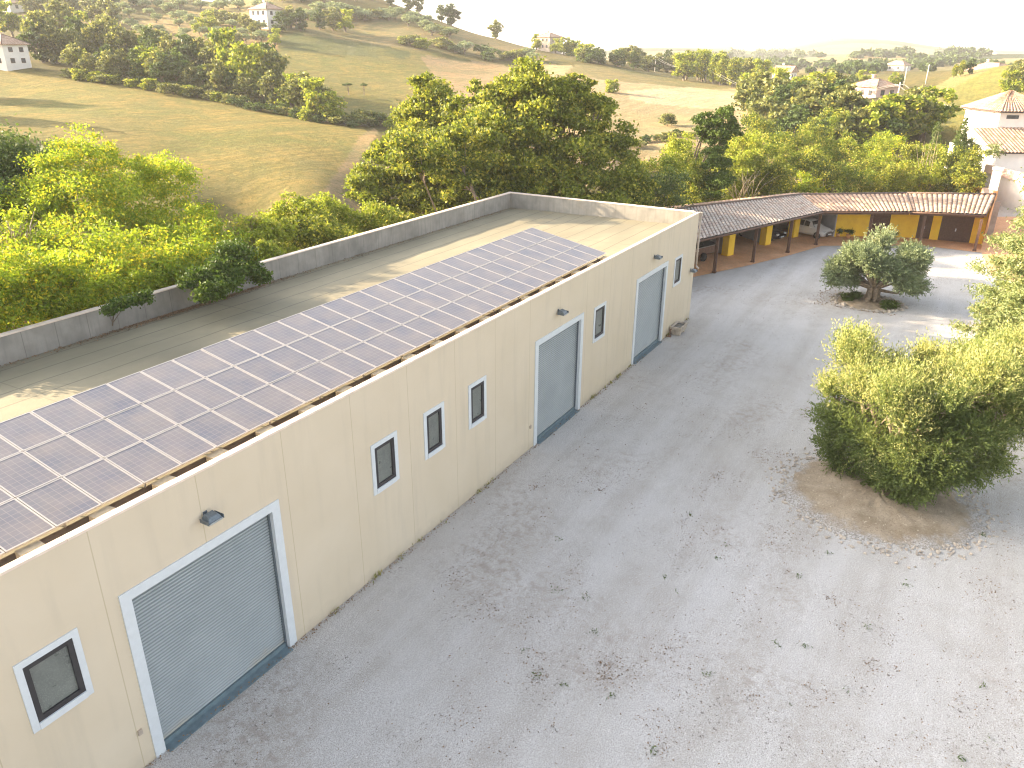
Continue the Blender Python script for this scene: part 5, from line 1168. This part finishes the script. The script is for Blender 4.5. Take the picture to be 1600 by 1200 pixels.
for (px_, py_) in FP:
    q = hit(px_, py_, 380)
    if q is None: continue
    D_ = (q - CC) @ CD; h = 10 * D_ / F * rr_.uniform(.7, 1.3)
    hill_points.append(crown_pts(rr_, [(q[0] + rr_.normal() * h * .4, q[1] + rr_.normal() * h * .4, q[2] + h * .45, h * .55, .9) for _ in range(3)], 220, sub=9, sig=.25))
hill_points = np.concatenate(hill_points)
tag(link('distant_woods', leafmesh('distant_woods', hill_points, 2.6, 1.9, [M['oakb']], 5)), 'faint woods scattered over the far hazy hills', 'woods', kind='stuff')
# distant hilltop buildings
for px_, py_, d_, s_, lb_ in [(1295, 57, 1880, 12, 'faint hamlet on the highest far hill'), (1552, 84, 1500, 14, 'faint white houses on the far plain at the right'), (1400, 118, 430, 8, 'small pale farm buildings behind the pink house')]:
    q = at(px_, py_, d_); g = tz([q[:2]])[0]; house((q[0], q[1], g), vd + .6, s_ * 1.2, s_ * .7, s_ * .3, M['whitewall'], lb_, s_ * .25, chimney=False, wins=(2, 1))

# ------------------------------------------------------------------ utility poles and lines
PO = []
for px_, py1, py0, d_, lb_ in [(1023, 88, 112, 262, 'leftmost wooden power pole at the top of the straw field'), (1102, 105, 128, 215, 'power pole beside the grove right of the straw field'), (1398, 146, 176, 160, 'power pole standing below the right slope'), (1446, 104, 132, 235, 'double power pole near the crest of the right slope'), (1412, 113, 134, 240, 'power pole right of the pink house')]:
    b = hit(px_, py0, 100); 
    if b is None: b = at(px_, py0, d_)
    D_ = math.hypot(*(b - CC)[:2]); tp = at(px_, py1, D_); H = max(5, tp[2] - b[2])
    e = empty('utility_pole', tuple(b), lb_, 'power pole', 'power poles across the fields')
    mb = MB(); mb.tube([(0, 0, -.5), (0, 0, H)], [.17, .11], 8); mb.build('pole', M['pole'], e, loc=(0, 0, 0))
    mb = MB(); mb.obox((0, 0, H - .4), tuple(ax), tuple(ay), (0, 0, 1), .8, .05, .05); mb.build('crossarm', M['pole'], e, loc=(0, 0, 0)); PO.append(np.array([b[0], b[1], b[2] + H - .3]))
def cable(a, b, sag, lb_):
    pts = [a * (1 - t_) + b * t_ - np.array([0, 0, sag * 4 * t_ * (1 - t_)]) for t_ in np.linspace(0, 1, 13)]
    mb = MB()
    for s_ in (-.6, .6): mb.tube([p + ax * s_ for p in pts], .018, 4)
    o = mb.build('power_line', M['wire'], loc=tuple(a)); tag(o, lb_, 'cable')
cable(PO[0], PO[1], 2.0, 'pair of overhead cables between the two poles by the straw field')
cable(PO[1], PO[2], 5.0, 'long overhead cables crossing the wood toward the right slope')
cable(PO[2], at(1600, 163, 120), 2.0, 'overhead cables running from the right slope to the villa')

# ------------------------------------------------------------------ haze
haze_top = float(GZ.max()) + 22
hz = MB(); hz.box(-5400, 5400, -5400, 5400, float(GZ.min()) - 3, haze_top); ho = hz.build('haze', [])
me = ho.data; hm = bpy.data.materials.new('haze'); hm.use_nodes = True; ht = hm.node_tree; ht.nodes.clear()
pv = ht.nodes.new('ShaderNodeVolumePrincipled'); pv.inputs['Color'].default_value = (.96, .95, .94, 1); pv.inputs['Density'].default_value = .00023; pv.inputs['Anisotropy'].default_value = .1
ou = ht.nodes.new('ShaderNodeOutputMaterial'); ht.links.new(pv.outputs[0], ou.inputs['Volume']); me.materials.append(hm)
tag(ho, 'pale summer haze lying over the hills', 'haze', kind='stuff')
